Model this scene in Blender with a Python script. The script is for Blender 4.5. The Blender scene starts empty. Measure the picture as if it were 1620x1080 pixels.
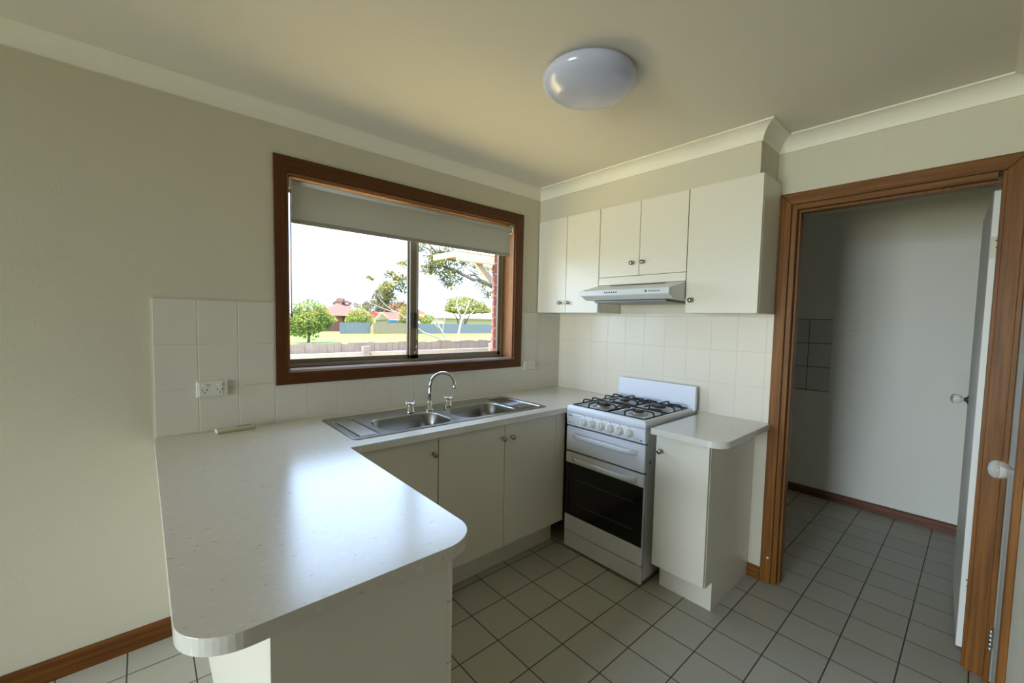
import bpy, bmesh, math, random
from mathutils import Vector, Matrix
random.seed(7)
PI = math.pi
scn = bpy.context.scene
COL = scn.collection

# ------------------------------------------------------------------ helpers
def lin(c):
    def f(v):
        v /= 255.0
        return v / 12.92 if v <= 0.04045 else ((v + 0.055) / 1.055) ** 2.4
    return (f(c[0]), f(c[1]), f(c[2]), 1.0)

def new_mat(name):
    m = bpy.data.materials.new(name); m.use_nodes = True
    nt = m.node_tree; nt.nodes.clear()
    out = nt.nodes.new('ShaderNodeOutputMaterial')
    return m, nt, out

def N(nt, typ, **kw):
    n = nt.nodes.new(typ)
    for k, v in kw.items():
        if hasattr(n, k): setattr(n, k, v)
    return n

def mat(name, col, rough=0.5, metal=0.0, bump=0.0, bscale=60.0, var=0.0, vscale=8.0, spec=0.5, coat=0.0, aniso=0.0):
    m, nt, out = new_mat(name)
    p = N(nt, 'ShaderNodeBsdfPrincipled')
    c = lin(col)
    p.inputs['Base Color'].default_value = c
    p.inputs['Roughness'].default_value = rough
    p.inputs['Metallic'].default_value = metal
    p.inputs['Specular IOR Level'].default_value = spec
    p.inputs['Coat Weight'].default_value = coat
    if aniso: p.inputs['Anisotropic'].default_value = aniso
    tc = N(nt, 'ShaderNodeTexCoord')
    if var > 0:
        no = N(nt, 'ShaderNodeTexNoise'); no.inputs['Scale'].default_value = vscale
        no.inputs['Detail'].default_value = 3
        nt.links.new(tc.outputs['Object'], no.inputs['Vector'])
        mx = N(nt, 'ShaderNodeMix', data_type='RGBA')
        mx.inputs[6].default_value = tuple(max(0, v * (1 - var)) for v in c[:3]) + (1,)
        mx.inputs[7].default_value = tuple(min(1, v * (1 + var)) for v in c[:3]) + (1,)
        nt.links.new(no.outputs['Fac'], mx.inputs[0])
        nt.links.new(mx.outputs[2], p.inputs['Base Color'])
    if bump > 0:
        nb = N(nt, 'ShaderNodeTexNoise'); nb.inputs['Scale'].default_value = bscale
        nb.inputs['Detail'].default_value = 2
        nt.links.new(tc.outputs['Object'], nb.inputs['Vector'])
        b = N(nt, 'ShaderNodeBump'); b.inputs['Strength'].default_value = bump
        b.inputs['Distance'].default_value = 0.002
        nt.links.new(nb.outputs['Fac'], b.inputs['Height'])
        nt.links.new(b.outputs['Normal'], p.inputs['Normal'])
    nt.links.new(p.outputs[0], out.inputs[0])
    return m

def wood(name, dark, light, axis='X', rough=0.42, scale=1.0):
    m, nt, out = new_mat(name)
    p = N(nt, 'ShaderNodeBsdfPrincipled'); p.inputs['Roughness'].default_value = rough; p.inputs['Specular IOR Level'].default_value = .22
    tc = N(nt, 'ShaderNodeTexCoord'); mp = N(nt, 'ShaderNodeMapping')
    s = {'X': (2.5, 70, 70), 'Y': (70, 2.5, 70), 'Z': (70, 70, 2.5)}[axis]
    mp.inputs['Scale'].default_value = tuple(v * scale for v in s)
    nt.links.new(tc.outputs['Object'], mp.inputs['Vector'])
    no = N(nt, 'ShaderNodeTexNoise'); no.inputs['Scale'].default_value = 1.0
    no.inputs['Detail'].default_value = 5; no.inputs['Roughness'].default_value = 0.6
    nt.links.new(mp.outputs[0], no.inputs['Vector'])
    cr = N(nt, 'ShaderNodeValToRGB')
    cr.color_ramp.elements[0].position = 0.3; cr.color_ramp.elements[0].color = lin(dark)
    cr.color_ramp.elements[1].position = 0.72; cr.color_ramp.elements[1].color = lin(light)
    nt.links.new(no.outputs['Fac'], cr.inputs[0])
    nt.links.new(cr.outputs[0], p.inputs['Base Color'])
    nt.links.new(p.outputs[0], out.inputs[0])
    return m

def grid_mat(name, tile, grout, u, v, su, sv, ou, ov, gw, rough, axes, var=0.06, gdepth=0.4, speck=0.0):
    """tiles laid on a grid; axes = the two world axes used"""
    m, nt, out = new_mat(name)
    p = N(nt, 'ShaderNodeBsdfPrincipled')
    geo = N(nt, 'ShaderNodeNewGeometry'); sep = N(nt, 'ShaderNodeSeparateXYZ')
    nt.links.new(geo.outputs['Position'], sep.inputs[0])
    def M(op, a, b=None):
        n = N(nt, 'ShaderNodeMath', operation=op)
        for i, x in enumerate((a, b)):
            if x is None: continue
            if isinstance(x, (int, float)): n.inputs[i].default_value = x
            else: nt.links.new(x, n.inputs[i])
        return n.outputs[0]
    def cell(ax, o, s):
        t = M('DIVIDE', M('SUBTRACT', sep.outputs[ax], o), s)
        fl = M('FLOOR', t); fr = M('SUBTRACT', t, fl)
        d = M('MULTIPLY', M('MINIMUM', fr, M('SUBTRACT', 1.0, fr)), s)
        return fl, d
    fu, du = cell(axes[0], ou, su); fv, dv = cell(axes[1], ov, sv)
    d = M('MINIMUM', du, dv)
    mr = N(nt, 'ShaderNodeMapRange'); nt.links.new(d, mr.inputs[0])
    mr.inputs[1].default_value = gw * 0.5; mr.inputs[2].default_value = gw * 0.5 + 0.0012
    comb = N(nt, 'ShaderNodeCombineXYZ'); nt.links.new(fu, comb.inputs[0]); nt.links.new(fv, comb.inputs[1])
    wn = N(nt, 'ShaderNodeTexWhiteNoise'); nt.links.new(comb.outputs[0], wn.inputs[0])
    no = N(nt, 'ShaderNodeTexNoise'); no.inputs['Scale'].default_value = 14; no.inputs['Detail'].default_value = 6
    nt.links.new(geo.outputs['Position'], no.inputs['Vector'])
    k = M('ADD', M('MULTIPLY', wn.outputs[0], 0.55), M('MULTIPLY', no.outputs['Fac'], 0.45))
    mx = N(nt, 'ShaderNodeMix', data_type='RGBA'); c = lin(tile)
    mx.inputs[6].default_value = tuple(x * (1 - var) for x in c[:3]) + (1,)
    mx.inputs[7].default_value = tuple(x * (1 + var) for x in c[:3]) + (1,)
    nt.links.new(k, mx.inputs[0])
    src = mx.outputs[2]
    if speck > 0:
        vo = N(nt, 'ShaderNodeTexVoronoi'); vo.inputs['Scale'].default_value = 9
        nt.links.new(geo.outputs['Position'], vo.inputs['Vector'])
        sm = N(nt, 'ShaderNodeMapRange'); nt.links.new(vo.outputs['Distance'], sm.inputs[0])
        sm.inputs[1].default_value = 0.02; sm.inputs[2].default_value = 0.035
        sm.inputs[3].default_value = 1; sm.inputs[4].default_value = 0
        m3 = N(nt, 'ShaderNodeMix', data_type='RGBA')
        nt.links.new(M('MULTIPLY', sm.outputs[0], speck), m3.inputs[0]); nt.links.new(src, m3.inputs[6])
        m3.inputs[7].default_value = lin((60, 55, 48)); src = m3.outputs[2]
    m2 = N(nt, 'ShaderNodeMix', data_type='RGBA'); m2.inputs[6].default_value = lin(grout)
    nt.links.new(mr.outputs[0], m2.inputs[0]); nt.links.new(src, m2.inputs[7])
    nt.links.new(m2.outputs[2], p.inputs['Base Color'])
    rr = N(nt, 'ShaderNodeMapRange'); nt.links.new(mr.outputs[0], rr.inputs[0])
    rr.inputs[3].default_value = max(rough, 0.6); rr.inputs[4].default_value = rough
    nt.links.new(rr.outputs[0], p.inputs['Roughness'])
    b = N(nt, 'ShaderNodeBump'); b.inputs['Strength'].default_value = gdepth; b.inputs['Distance'].default_value = 0.0015
    nt.links.new(mr.outputs[0], b.inputs['Height']); nt.links.new(b.outputs['Normal'], p.inputs['Normal'])
    nt.links.new(p.outputs[0], out.inputs[0])
    return m

def glass_mat(name, tint=(1, 1, 1, 1), rough=0.0, k=0.85):
    m, nt, out = new_mat(name)
    t = N(nt, 'ShaderNodeBsdfTransparent'); t.inputs[0].default_value = tint
    g = N(nt, 'ShaderNodeBsdfGlossy'); g.inputs['Roughness'].default_value = rough
    f = N(nt, 'ShaderNodeLayerWeight'); f.inputs[0].default_value = .5
    pw = N(nt, 'ShaderNodeMath', operation='POWER'); nt.links.new(f.outputs['Facing'], pw.inputs[0]); pw.inputs[1].default_value = 5
    ma = N(nt, 'ShaderNodeMath', operation='MULTIPLY_ADD'); nt.links.new(pw.outputs[0], ma.inputs[0]); ma.inputs[1].default_value = .9; ma.inputs[2].default_value = .035
    mx = N(nt, 'ShaderNodeMixShader')
    nt.links.new(ma.outputs[0], mx.inputs[0]); nt.links.new(t.outputs[0], mx.inputs[1]); nt.links.new(g.outputs[0], mx.inputs[2])
    nt.links.new(mx.outputs[0], out.inputs[0])
    return m

def leaf_mat(name, dark, light, tr=0.35):
    m, nt, out = new_mat(name)
    tc = N(nt, 'ShaderNodeTexCoord')
    no = N(nt, 'ShaderNodeTexNoise'); no.inputs['Scale'].default_value = 2.2; no.inputs['Detail'].default_value = 4
    nt.links.new(tc.outputs['Object'], no.inputs['Vector'])
    cr = N(nt, 'ShaderNodeValToRGB')
    cr.color_ramp.elements[0].position = 0.35; cr.color_ramp.elements[0].color = lin(dark)
    cr.color_ramp.elements[1].position = 0.65; cr.color_ramp.elements[1].color = lin(light)
    nt.links.new(no.outputs['Fac'], cr.inputs[0])
    d = N(nt, 'ShaderNodeBsdfDiffuse'); t = N(nt, 'ShaderNodeBsdfTranslucent'); mx = N(nt, 'ShaderNodeMixShader')
    mx.inputs[0].default_value = tr
    nt.links.new(cr.outputs[0], d.inputs[0]); nt.links.new(cr.outputs[0], t.inputs[0])
    nt.links.new(d.outputs[0], mx.inputs[1]); nt.links.new(t.outputs[0], mx.inputs[2])
    nt.links.new(mx.outputs[0], out.inputs[0])
    return m

# ---- mesh building (everything in world metres; the object's root offset is subtracted)
def B(): return bmesh.new()

def box(bm, x0, x1, y0, y1, z0, z1, bev=0.0, seg=1):
    x0, x1 = sorted((x0, x1)); y0, y1 = sorted((y0, y1)); z0, z1 = sorted((z0, z1))
    t = bmesh.new()
    vs = [t.verts.new(c) for c in ((x0,y0,z0),(x1,y0,z0),(x1,y1,z0),(x0,y1,z0),(x0,y0,z1),(x1,y0,z1),(x1,y1,z1),(x0,y1,z1))]
    for f in ((3,2,1,0),(4,5,6,7),(0,1,5,4),(1,2,6,5),(2,3,7,6),(3,0,4,7)):
        t.faces.new([vs[i] for i in f])
    if bev > 0:
        bmesh.ops.bevel(t, geom=t.edges[:], offset=bev, segments=seg, profile=0.5, affect='EDGES')
    merge(bm, t); return bm

def merge(bm, t, M=None):
    if M is not None: bmesh.ops.transform(t, matrix=M, verts=t.verts)
    mp = {}
    for v in t.verts: mp[v] = bm.verts.new(v.co)
    for f in t.faces:
        try:
            nf = bm.faces.new([mp[v] for v in f.verts]); nf.smooth = f.smooth
        except ValueError: pass
    t.free()

def prism(bm, pts, axis, a, b, bev=0.0, seg=2):
    """extrude a 2-D outline along an axis; pts are the two other coordinates in x,y,z order"""
    t = bmesh.new()
    def P(p, h):
        return {'x': (h, p[0], p[1]), 'y': (p[0], h, p[1]), 'z': (p[0], p[1], h)}[axis]
    lo = [t.verts.new(P(p, a)) for p in pts]; hi = [t.verts.new(P(p, b)) for p in pts]
    t.faces.new(lo); t.faces.new(hi[::-1])
    n = len(pts)
    for i in range(n): t.faces.new((lo[i], hi[i], hi[(i+1) % n], lo[(i+1) % n]))
    bmesh.ops.recalc_face_normals(t, faces=t.faces)
    if bev > 0:
        es = [e for e in t.edges if e.calc_face_angle(0) > 0.6]
        bmesh.ops.bevel(t, geom=es, offset=bev, segments=seg, profile=0.5, affect='EDGES')
    merge(bm, t); return bm

def lathe(bm, prof, c=(0,0,0), d=(0,0,1), n=28, smooth=True):
    """prof: list of (radius, height) turned about direction d at c"""
    t = bmesh.new(); rings = []
    for r, h in prof:
        if r < 1e-6: rings.append([t.verts.new((0, 0, h))])
        else: rings.append([t.verts.new((r*math.cos(2*PI*i/n), r*math.sin(2*PI*i/n), h)) for i in range(n)])
    for A, Bq in zip(rings, rings[1:]):
        for i in range(n):
            j = (i+1) % n
            if len(A) == 1 and len(Bq) == 1: continue
            if len(A) == 1: f = t.faces.new((A[0], Bq[i], Bq[j]))
            elif len(Bq) == 1: f = t.faces.new((A[i], A[j], Bq[0]))
            else: f = t.faces.new((A[i], A[j], Bq[j], Bq[i]))
            f.smooth = smooth
    if len(rings[0]) > 1: t.faces.new(rings[0][::-1])
    if len(rings[-1]) > 1: t.faces.new(rings[-1])
    bmesh.ops.recalc_face_normals(t, faces=t.faces)
    q = Vector((0, 0, 1)).rotation_difference(Vector(d).normalized())
    merge(bm, t, Matrix.Translation(Vector(c)) @ q.to_matrix().to_4x4()); return bm

def tube(bm, pts, r, n=10, cap=True):
    pts = [Vector(p) for p in pts]
    if not hasattr(r, '__len__'): r = [r] * len(pts)
    t = bmesh.new(); rings = []
    up = Vector((0, 0, 1)); prev = None
    for i, p in enumerate(pts):
        a = pts[max(i-1, 0)]; b = pts[min(i+1, len(pts)-1)]
        T = (b - a).normalized()
        if prev is None:
            s = T.cross(up)
            if s.length < 1e-3: s = T.cross(Vector((1, 0, 0)))
            s.normalize()
        else:
            s = prev - T * prev.dot(T); s.normalize()
        prev = s; w = T.cross(s)
        rings.append([t.verts.new(p + (s*math.cos(2*PI*k/n) + w*math.sin(2*PI*k/n)) * r[i]) for k in range(n)])
    for A, Bq in zip(rings, rings[1:]):
        for i in range(n):
            f = t.faces.new((A[i], A[(i+1) % n], Bq[(i+1) % n], Bq[i])); f.smooth = True
    if cap: t.faces.new(rings[0][::-1]); t.faces.new(rings[-1])
    merge(bm, t); return bm

def smooth_path(pts, k=6):
    P = [Vector(p) for p in pts]; out = []
    for i in range(len(P)-1):
        p0 = P[max(i-1, 0)]; p1 = P[i]; p2 = P[i+1]; p3 = P[min(i+2, len(P)-1)]
        for j in range(k):
            t = j / k
            out.append(0.5*((2*p1) + (-p0+p2)*t + (2*p0-5*p1+4*p2-p3)*t*t + (-p0+3*p1-3*p2+p3)*t**3))
    out.append(P[-1]); return out

def root_off(p):
    o = Vector((0, 0, 0))
    while p is not None:
        o += p.location; p = p.parent
    return o

def obj(name, bm, m, parent=None, loc=None):
    """one mesh object; its origin goes to its own base unless it is a part"""
    off = root_off(parent) if parent else Vector((0, 0, 0))
    if parent is None:
        xs = [v.co for v in bm.verts]
        if loc is None:
            loc = ((min(v.x for v in xs)+max(v.x for v in xs))/2, (min(v.y for v in xs)+max(v.y for v in xs))/2, min(v.z for v in xs))
        off = Vector(loc)
    bmesh.ops.recalc_face_normals(bm, faces=bm.faces)
    for v in bm.verts: v.co -= off
    me = bpy.data.meshes.new(name); bm.to_mesh(me); bm.free()
    o = bpy.data.objects.new(name, me)
    if isinstance(m, (list, tuple)):
        for q in m: me.materials.append(q)
    else: me.materials.append(m)
    COL.objects.link(o)
    if parent: o.parent = parent
    else: o.location = off
    return o

def tag(o, label=None, cat=None, group=None, kind=None):
    if label: o['label'] = label
    if cat: o['category'] = cat
    if group: o['group'] = group
    if kind: o['kind'] = kind
    return o

def thing(name, label, cat, loc, group=None, rz=0):
    o = bpy.data.objects.new(name, None); o.empty_display_size = 0.05
    COL.objects.link(o); o.location = loc; o.rotation_euler = (0, 0, rz)
    return tag(o, label, cat, group)

def struct(name, bm, m, label=None):
    o = obj(name, bm, m, loc=(0, 0, 0)); o['kind'] = 'structure'
    if label: o['label'] = label
    return o

def text_mesh(s, size, M, depth=0.0006):
    cu = bpy.data.curves.new('lettering', 'FONT'); cu.body = s; cu.size = size
    cu.extrude = depth; cu.align_x = 'CENTER'; cu.align_y = 'CENTER'; cu.resolution_u = 3
    o = bpy.data.objects.new('lettering', cu); COL.objects.link(o)
    dg = bpy.context.evaluated_depsgraph_get(); me = bpy.data.meshes.new_from_object(o.evaluated_get(dg))
    bm = bmesh.new(); bm.from_mesh(me); bmesh.ops.transform(bm, matrix=M, verts=bm.verts)
    bpy.data.objects.remove(o); bpy.data.curves.remove(cu); bpy.data.meshes.remove(me)
    return bm

# ------------------------------------------------------------------ materials
M = {}
M['wall'] = mat('warm_wall_paint', (205, 199, 178), 0.6, bump=0.25, bscale=220, var=0.015, vscale=2)
M['living'] = mat('living_room_bounce_cut_paint', (146, 131, 112), 0.7, bump=0.2, bscale=120)  # unseen walls toned dark to cut the light bounced into the kitchen
M['bounce_cut_carpet'] = mat('bounce_cut_carpet', (104, 96, 86), .95, bump=.8, bscale=300)  # dark floor covering added out of view to soak up bounced light
M['wall_l'] = mat('laundry_wall_paint', (228, 225, 214), 0.6, bump=0.25, bscale=220, var=0.02, vscale=2)
M['ceil'] = mat('ceiling_paint', (226, 221, 208), 0.8, bump=0.2, bscale=260)
M['cornice'] = mat('cornice_paint', (236, 231, 215), 0.55)
M['cab'] = mat('cabinet_laminate', (226, 220, 204), 0.28, bump=0.04, bscale=400)
M['cab_in'] = mat('cabinet_shadow_gap', (60, 55, 40), 0.8)
M['edge'] = mat('cabinet_edge', (196, 190, 168), 0.4)
M['steel'] = mat('brushed_steel', (150, 148, 143), 0.26, 1.0, bump=0.03, bscale=500, aniso=0.5)
M['chrome'] = mat('chrome', (215, 215, 215), 0.08, 1.0)
M['nickel'] = mat('nickel_knob', (165, 160, 150), 0.22, 1.0)
M['enamel'] = mat('stove_enamel', (226, 229, 236), 0.22)
M['hoodw'] = mat('hood_enamel', (214, 216, 214), 0.3)
M['hoodf'] = mat('hood_filter', (120, 118, 112), 0.4, 0.6)
M['black'] = mat('black_iron', (26, 24, 26), 0.45)
M['ovenglass'] = mat('oven_glass', (6, 7, 8), 0.06)
M['gap'] = mat('dark_gap', (12, 12, 14), 0.7)
M['knobw'] = mat('knob_plastic', (224, 222, 212), 0.4)
M['plastic'] = mat('white_plastic', (222, 220, 208), 0.35)
M['cream'] = mat('cream_plastic', (206, 200, 176), 0.4)
M['ink'] = mat('grey_ink', (70, 72, 80), 0.6)
M['blind'] = mat('blind_fabric', (190, 190, 184), 0.8, bump=0.3, bscale=500)
def fabric():
    m, nt, out = new_mat('translucent_blind_fabric')
    d = N(nt, 'ShaderNodeBsdfDiffuse'); t = N(nt, 'ShaderNodeBsdfTranslucent'); mx = N(nt, 'ShaderNodeMixShader')
    d.inputs[0].default_value = lin((190, 190, 184)); t.inputs[0].default_value = lin((190, 188, 176)); mx.inputs[0].default_value = .27
    nt.links.new(d.outputs[0], mx.inputs[1]); nt.links.new(t.outputs[0], mx.inputs[2]); nt.links.new(mx.outputs[0], out.inputs[0]); return m
M['fabric'] = fabric()
M['blindbar'] = mat('blind_rail', (150, 145, 132), 0.5)
M['alu'] = mat('bronze_aluminium', (128, 114, 92), 0.38, 0.2)
M['lamp'] = mat('opal_diffuser', (192, 197, 222), 0.18, coat=0.3)
M['door'] = mat('door_paint', (222, 222, 216), 0.45, bump=0.15, bscale=90)
M['w_x'] = wood('stained_timber_x', (84, 48, 18), (122, 76, 32), 'X')
M['w_y'] = wood('stained_timber_y', (92, 56, 18), (136, 88, 34), 'Y')
M['w_z'] = wood('stained_timber_z', (94, 57, 20), (140, 90, 36), 'Z')
M['wd_x'] = wood('window_timber_x', (70, 40, 18), (98, 58, 28), 'X')
M['wd_z'] = wood('window_timber_z', (72, 42, 18), (102, 61, 30), 'Z')
M['floor'] = grid_mat('floor_tiles', (176, 173, 160), (56, 54, 48), 0, 0, .2052, .2052, -1.2146, -.5741, .0035, .42, (0, 1), var=0.07, speck=0.5)
M['tile_w'] = grid_mat('white_wall_tiles_window_side', (214, 211, 198), (206, 203, 190), 0, 0, .1518, .2, -2.543, .904, .0035, .2, (0, 2), var=0.006, gdepth=0.6)
M['tile_s'] = grid_mat('white_wall_tiles_stove_side', (222, 213, 194), (212, 203, 184), 0, 0, .1535, .2, -.0345, .892, .0035, .2, (1, 2), var=0.006, gdepth=0.6)
M['tile_l'] = grid_mat('laundry_wall_tiles', (206, 204, 202), (80, 78, 72), 0, 0, .2, .2, -1.382, .905, .004, .3, (1, 2), var=0.02)
M['glass'] = glass_mat('window_glass')
def acrylic():
    m, nt, out = new_mat('clear_acrylic'); p = N(nt, 'ShaderNodeBsdfPrincipled')
    p.inputs['Base Color'].default_value = (.93, .92, .88, 1); p.inputs['Roughness'].default_value = .06
    p.inputs['Transmission Weight'].default_value = .8; p.inputs['IOR'].default_value = 1.3
    nt.links.new(p.outputs[0], out.inputs[0]); return m
M['acrylic'] = acrylic()

def worktop_mat():
    m, nt, out = new_mat('speckled_laminate')
    p = N(nt, 'ShaderNodeBsdfPrincipled'); p.inputs['Roughness'].default_value = 0.24; p.inputs['Specular IOR Level'].default_value = .75; p.inputs['Coat Weight'].default_value = .45; p.inputs['Coat Roughness'].default_value = .22
    tc = N(nt, 'ShaderNodeNewGeometry')
    mp = N(nt, 'ShaderNodeMapping'); mp.inputs['Rotation'].default_value = (0, 0, 0.6); mp.inputs['Scale'].default_value = (1, 2.2, 1)
    nt.links.new(tc.outputs['Position'], mp.inputs['Vector'])
    no = N(nt, 'ShaderNodeTexNoise'); no.inputs['Scale'].default_value = 55; no.inputs['Detail'].default_value = 3
    nt.links.new(mp.outputs[0], no.inputs['Vector'])
    cr = N(nt, 'ShaderNodeValToRGB')
    e = cr.color_ramp.elements
    e[0].position = 0.26; e[0].color = lin((176, 166, 148)); e[1].position = 0.33; e[1].color = lin((216, 211, 199))
    q = e.new(0.6); q.color = lin((216, 212, 200)); q = e.new(0.75); q.color = lin((228, 225, 215))
    nt.links.new(no.outputs['Fac'], cr.inputs[0]); nt.links.new(cr.outputs[0], p.inputs['Base Color'])
    nt.links.new(p.outputs[0], out.inputs[0]); return m
M['top'] = worktop_mat()

# ------------------------------------------------------------------ room shell
ZC = 2.44
XL, XR = -8.0, 0.0
YR = -2.475           # short wall holding the second door
YB = -5.0
WX0, WX1, WZ0, WZ1 = -2.028, -.515, 1.15, 2.155     # window opening
struct('floor', box(B(), XL-.1, 2.0, YB-.1, .1, -.12, 0), M['floor'])
struct('floor_bounce_cut', box(B(), XL, -4.2, YB, 0, 0, .012), M['bounce_cut_carpet'])
struct('ceiling', box(B(), XL-.3, 2.1, YB-.3, .3, ZC, ZC+.12), M['ceil'])
bm = B()
for r in ((XL-.1, WX0, 0, ZC), (WX1, 1.75, 0, ZC), (WX0, WX1, 0, WZ0), (WX0, WX1, WZ1, ZC)):
    box(bm, r[0], r[1], 0, .16, r[2], r[3])
struct('wall_window_side', bm, M['wall'])
# wall with the doorway to the laundry
DY0, DY1, DZ = -1.650, -2.413, 2.092
bm = B()
box(bm, 0, .11, 0, DY0, 0, ZC); box(bm, 0, .11, DY1, YR-.1, 0, ZC); box(bm, 0, .11, DY0, DY1, DZ, ZC)
struct('wall_stove_side', bm, M['wall'])
# short right wall with second door
D2A, D2B = -.055, -.775
bm = B()
box(bm, -1.3, D2B-.03, YR-.1, YR, 0, ZC); box(bm, D2A+.03, 0, YR-.1, YR, 0, ZC); box(bm, D2B-.03, D2A+.03, YR-.1, YR, 2.07, ZC)
struct('wall_right', bm, M['wall'])
struct('wall_living_side', box(B(), -1.3, -1.2, YB, YR-.1, 0, ZC), M['living'])
struct('wall_back', box(B(), XL-.1, -1.2, YB-.1, YB, 0, ZC), M['living'])
GY0, GY1 = -2.45, -.15
bm = B()
box(bm, XL-.1, XL, YB, GY0, 0, ZC); box(bm, XL-.1, XL, GY1, 0, 0, ZC); box(bm, XL-.1, XL, GY0, GY1, 2.15, ZC)
struct('wall_left', bm, M['living'])
# laundry shell
struct('wall_laundry_back', box(B(), 1.64, 1.75, -2.9, 0, 0, ZC), M['wall_l'])
struct('wall_laundry_side', box(B(), .11, 1.64, -3.0, -2.9, 0, ZC), M['wall_l'])
struct('wall_cupboard_back', box(B(), -1.2, .11, -3.0, -2.9, 0, ZC), M['wall'])

# glass sliding door in the living room (behind the camera, where the daylight comes in)
bm = B()
for y in (GY0, (GY0+GY1)/2-.03, GY1-.06): box(bm, XL-.08, XL-.02, y, y+.06, 0, 2.15)
for z in (0, 2.09): box(bm, XL-.08, XL-.02, GY0, GY1, z, z+.06)
gd = struct('window_2', bm, M['alu'])
gp = obj('glass_pane', box(B(), XL-.053, XL-.047, GY0+.06, GY1-.06, .06, 2.09), M['glass'], gd)

# cornices (90 mm cove)
def cove(bm, path_pt, axis, a, b, sx, ma=0, mb=0, s=.072):
    """cove running along axis from a to b; path_pt = wall coordinate; sx = direction into room; ma/mb = mitre slope at ends"""
    prof = [(0, 0), (.006, 0), (.006, .005)]
    a0, a1 = math.radians(14), math.radians(76)
    f0, f1 = 1-math.cos(a0), 1-math.cos(a1); g0, g1 = math.sin(a0), math.sin(a1)
    for i in range(9):
        t = a0+(a1-a0)*i/8
        prof.append((.006+(s-.012)*((1-math.cos(t))-f0)/(f1-f0), .005+(s-.012)*(math.sin(t)-g0)/(g1-g0)))
    prof += [(s-.006, s-.007), (s, s-.007), (s, s), (0, s)]
    t = bmesh.new(); A = []; Z = []
    for u, w in prof:
        z = ZC - s + w; c = path_pt + sx*u
        pa = a + ma*u; pb = b + mb*u
        A.append(t.verts.new((pa, c, z) if axis == 'x' else (c, pa, z)))
        Z.append(t.verts.new((pb, c, z) if axis == 'x' else (c, pb, z)))
    n = len(A)
    for i in range(n): t.faces.new((A[i], A[(i+1) % n], Z[(i+1) % n], Z[i]))
    t.faces.new(A[::-1]); t.faces.new(Z)
    merge(bm, t); return bm
BX, BYE = -.258, -1.577      # bulkhead front and end
struct('trim_1', cove(B(), 0, 'x', XL, BX, -1, ma=1, mb=-1), M['cornice'])
struct('trim_2', cove(B(), BX, 'y', 0, BYE, -1, ma=-1, mb=-1), M['cornice'])
struct('trim_3', cove(B(), BYE, 'x', BX, 0, -1, ma=-1, mb=-1), M['cornice'])
struct('trim_4', cove(B(), 0, 'y', BYE, YR, -1, ma=-1, mb=1), M['cornice'])
struct('trim_5', cove(B(), YR, 'x', -1.3, 0, 1, ma=-1, mb=-1), M['cornice'])
struct('trim_6', cove(B(), 1.64, 'y', 0, -2.9, -1), M['cornice'])
struct('trim_7', cove(B(), XL, 'y', YB, 0, 1, ma=1, mb=-1), M['cornice'])
# bulkhead above the wall cupboards
struct('wall_bulkhead', box(B(), BX, 0, 0, BYE, 2.206, ZC), M['wall'])

# baseboards
def base_x(bm, x0, x1, y, s, h=.07, t=.016):
    prism(bm, [(y, 0), (y+s*t, 0), (y+s*t, h-.008), (y+s*(t-.006), h), (y, h)], 'x', x0, x1)
def base_y(bm, y0, y1, x, s, h=.07, t=.016):
    prism(bm, [(x, 0), (x+s*t, 0), (x+s*t, h-.008), (x+s*(t-.006), h), (x, h)], 'y', y0, y1)
bm = B(); base_x(bm, XL, -2.39, 0, -1, .085); struct('baseboard_window_side', bm, M['w_x'])
bm = B(); base_y(bm, -1.535, -1.60, 0, -1); struct('baseboard_stove_side', bm, M['w_y'])
bm = B(); base_y(bm, -2.9, 0, 1.64, -1); struct('baseboard_laundry', bm, wood('laundry_baseboard', (84, 52, 38), (132, 92, 74), 'Y'))
bm = B(); base_x(bm, XL, -1.3, YB, 1); struct('baseboard_back', bm, M['w_x'])

# wall tiles
bm = B()
box(bm, -2.543, -2.087, -.007, 0, .9, 1.504); box(bm, -.44, 0, -.007, 0, .9, 1.504); box(bm, -2.087, -.44, -.007, 0, .9, 1.09)
struct('trim_8', bm, M['tile_w'])
struct('trim_9', box(B(), -.007, 0, -.007, -1.603, .88, 1.506), M['tile_s'])
struct('trim_10', box(B(), 1.632, 1.64, -1.0, -1.545, .895, 1.508, .001), M['tile_l'])

# ------------------------------------------------------------------ kitchen window
win = thing('kitchen_window', None, None, (-1.2675, 0, 1.09)); win.name = 'window_1'; win['kind'] = 'structure'
A0, A1, B0, B1 = -2.087, -.440, 1.09, 2.228
def mitre(bm, o, i, y0, y1):
    (ox0, ox1, oz0, oz1), (ix0, ix1, iz0, iz1) = o, i
def quad_prism(m, pts):
    return prism(B(), pts, 'y', -.016, 0, .002, 1)
for nm, pts, m in (('architrave', [(A0, B1), (A1, B1), (WX1, WZ1), (WX0, WZ1)], M['wd_x']),
                   ('architrave', [(A0, B0), (A1, B0), (WX1, WZ0), (WX0, WZ0)], M['wd_x']),
                   ('architrave', [(A0, B0), (A0, B1), (WX0, WZ1), (WX0, WZ0)], M['wd_z']),
                   ('architrave', [(A1, B0), (A1, B1), (WX1, WZ1), (WX1, WZ0)], M['wd_z'])):
    obj(nm, quad_prism(m, pts), m, win)
RD = .135
rx = wood('reveal_timber_x', (136, 92, 56), (168, 120, 80), 'X'); rz_ = wood('reveal_timber_z', (140, 94, 58), (172, 124, 84), 'Z')
sill = wood('sky_glare_sill_timber', (176, 156, 148), (206, 190, 184), 'X', rough=.2)  # timber paled so its colour carries the sky glare on the sill
for n_ in sill.node_tree.nodes:
    if n_.type == 'BSDF_PRINCIPLED': n_.inputs['Specular IOR Level'].default_value = .7
obj('sill_board', box(B(), WX0, WX1, 0, RD, WZ0-.001, WZ0+.012), sill, win)
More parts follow.
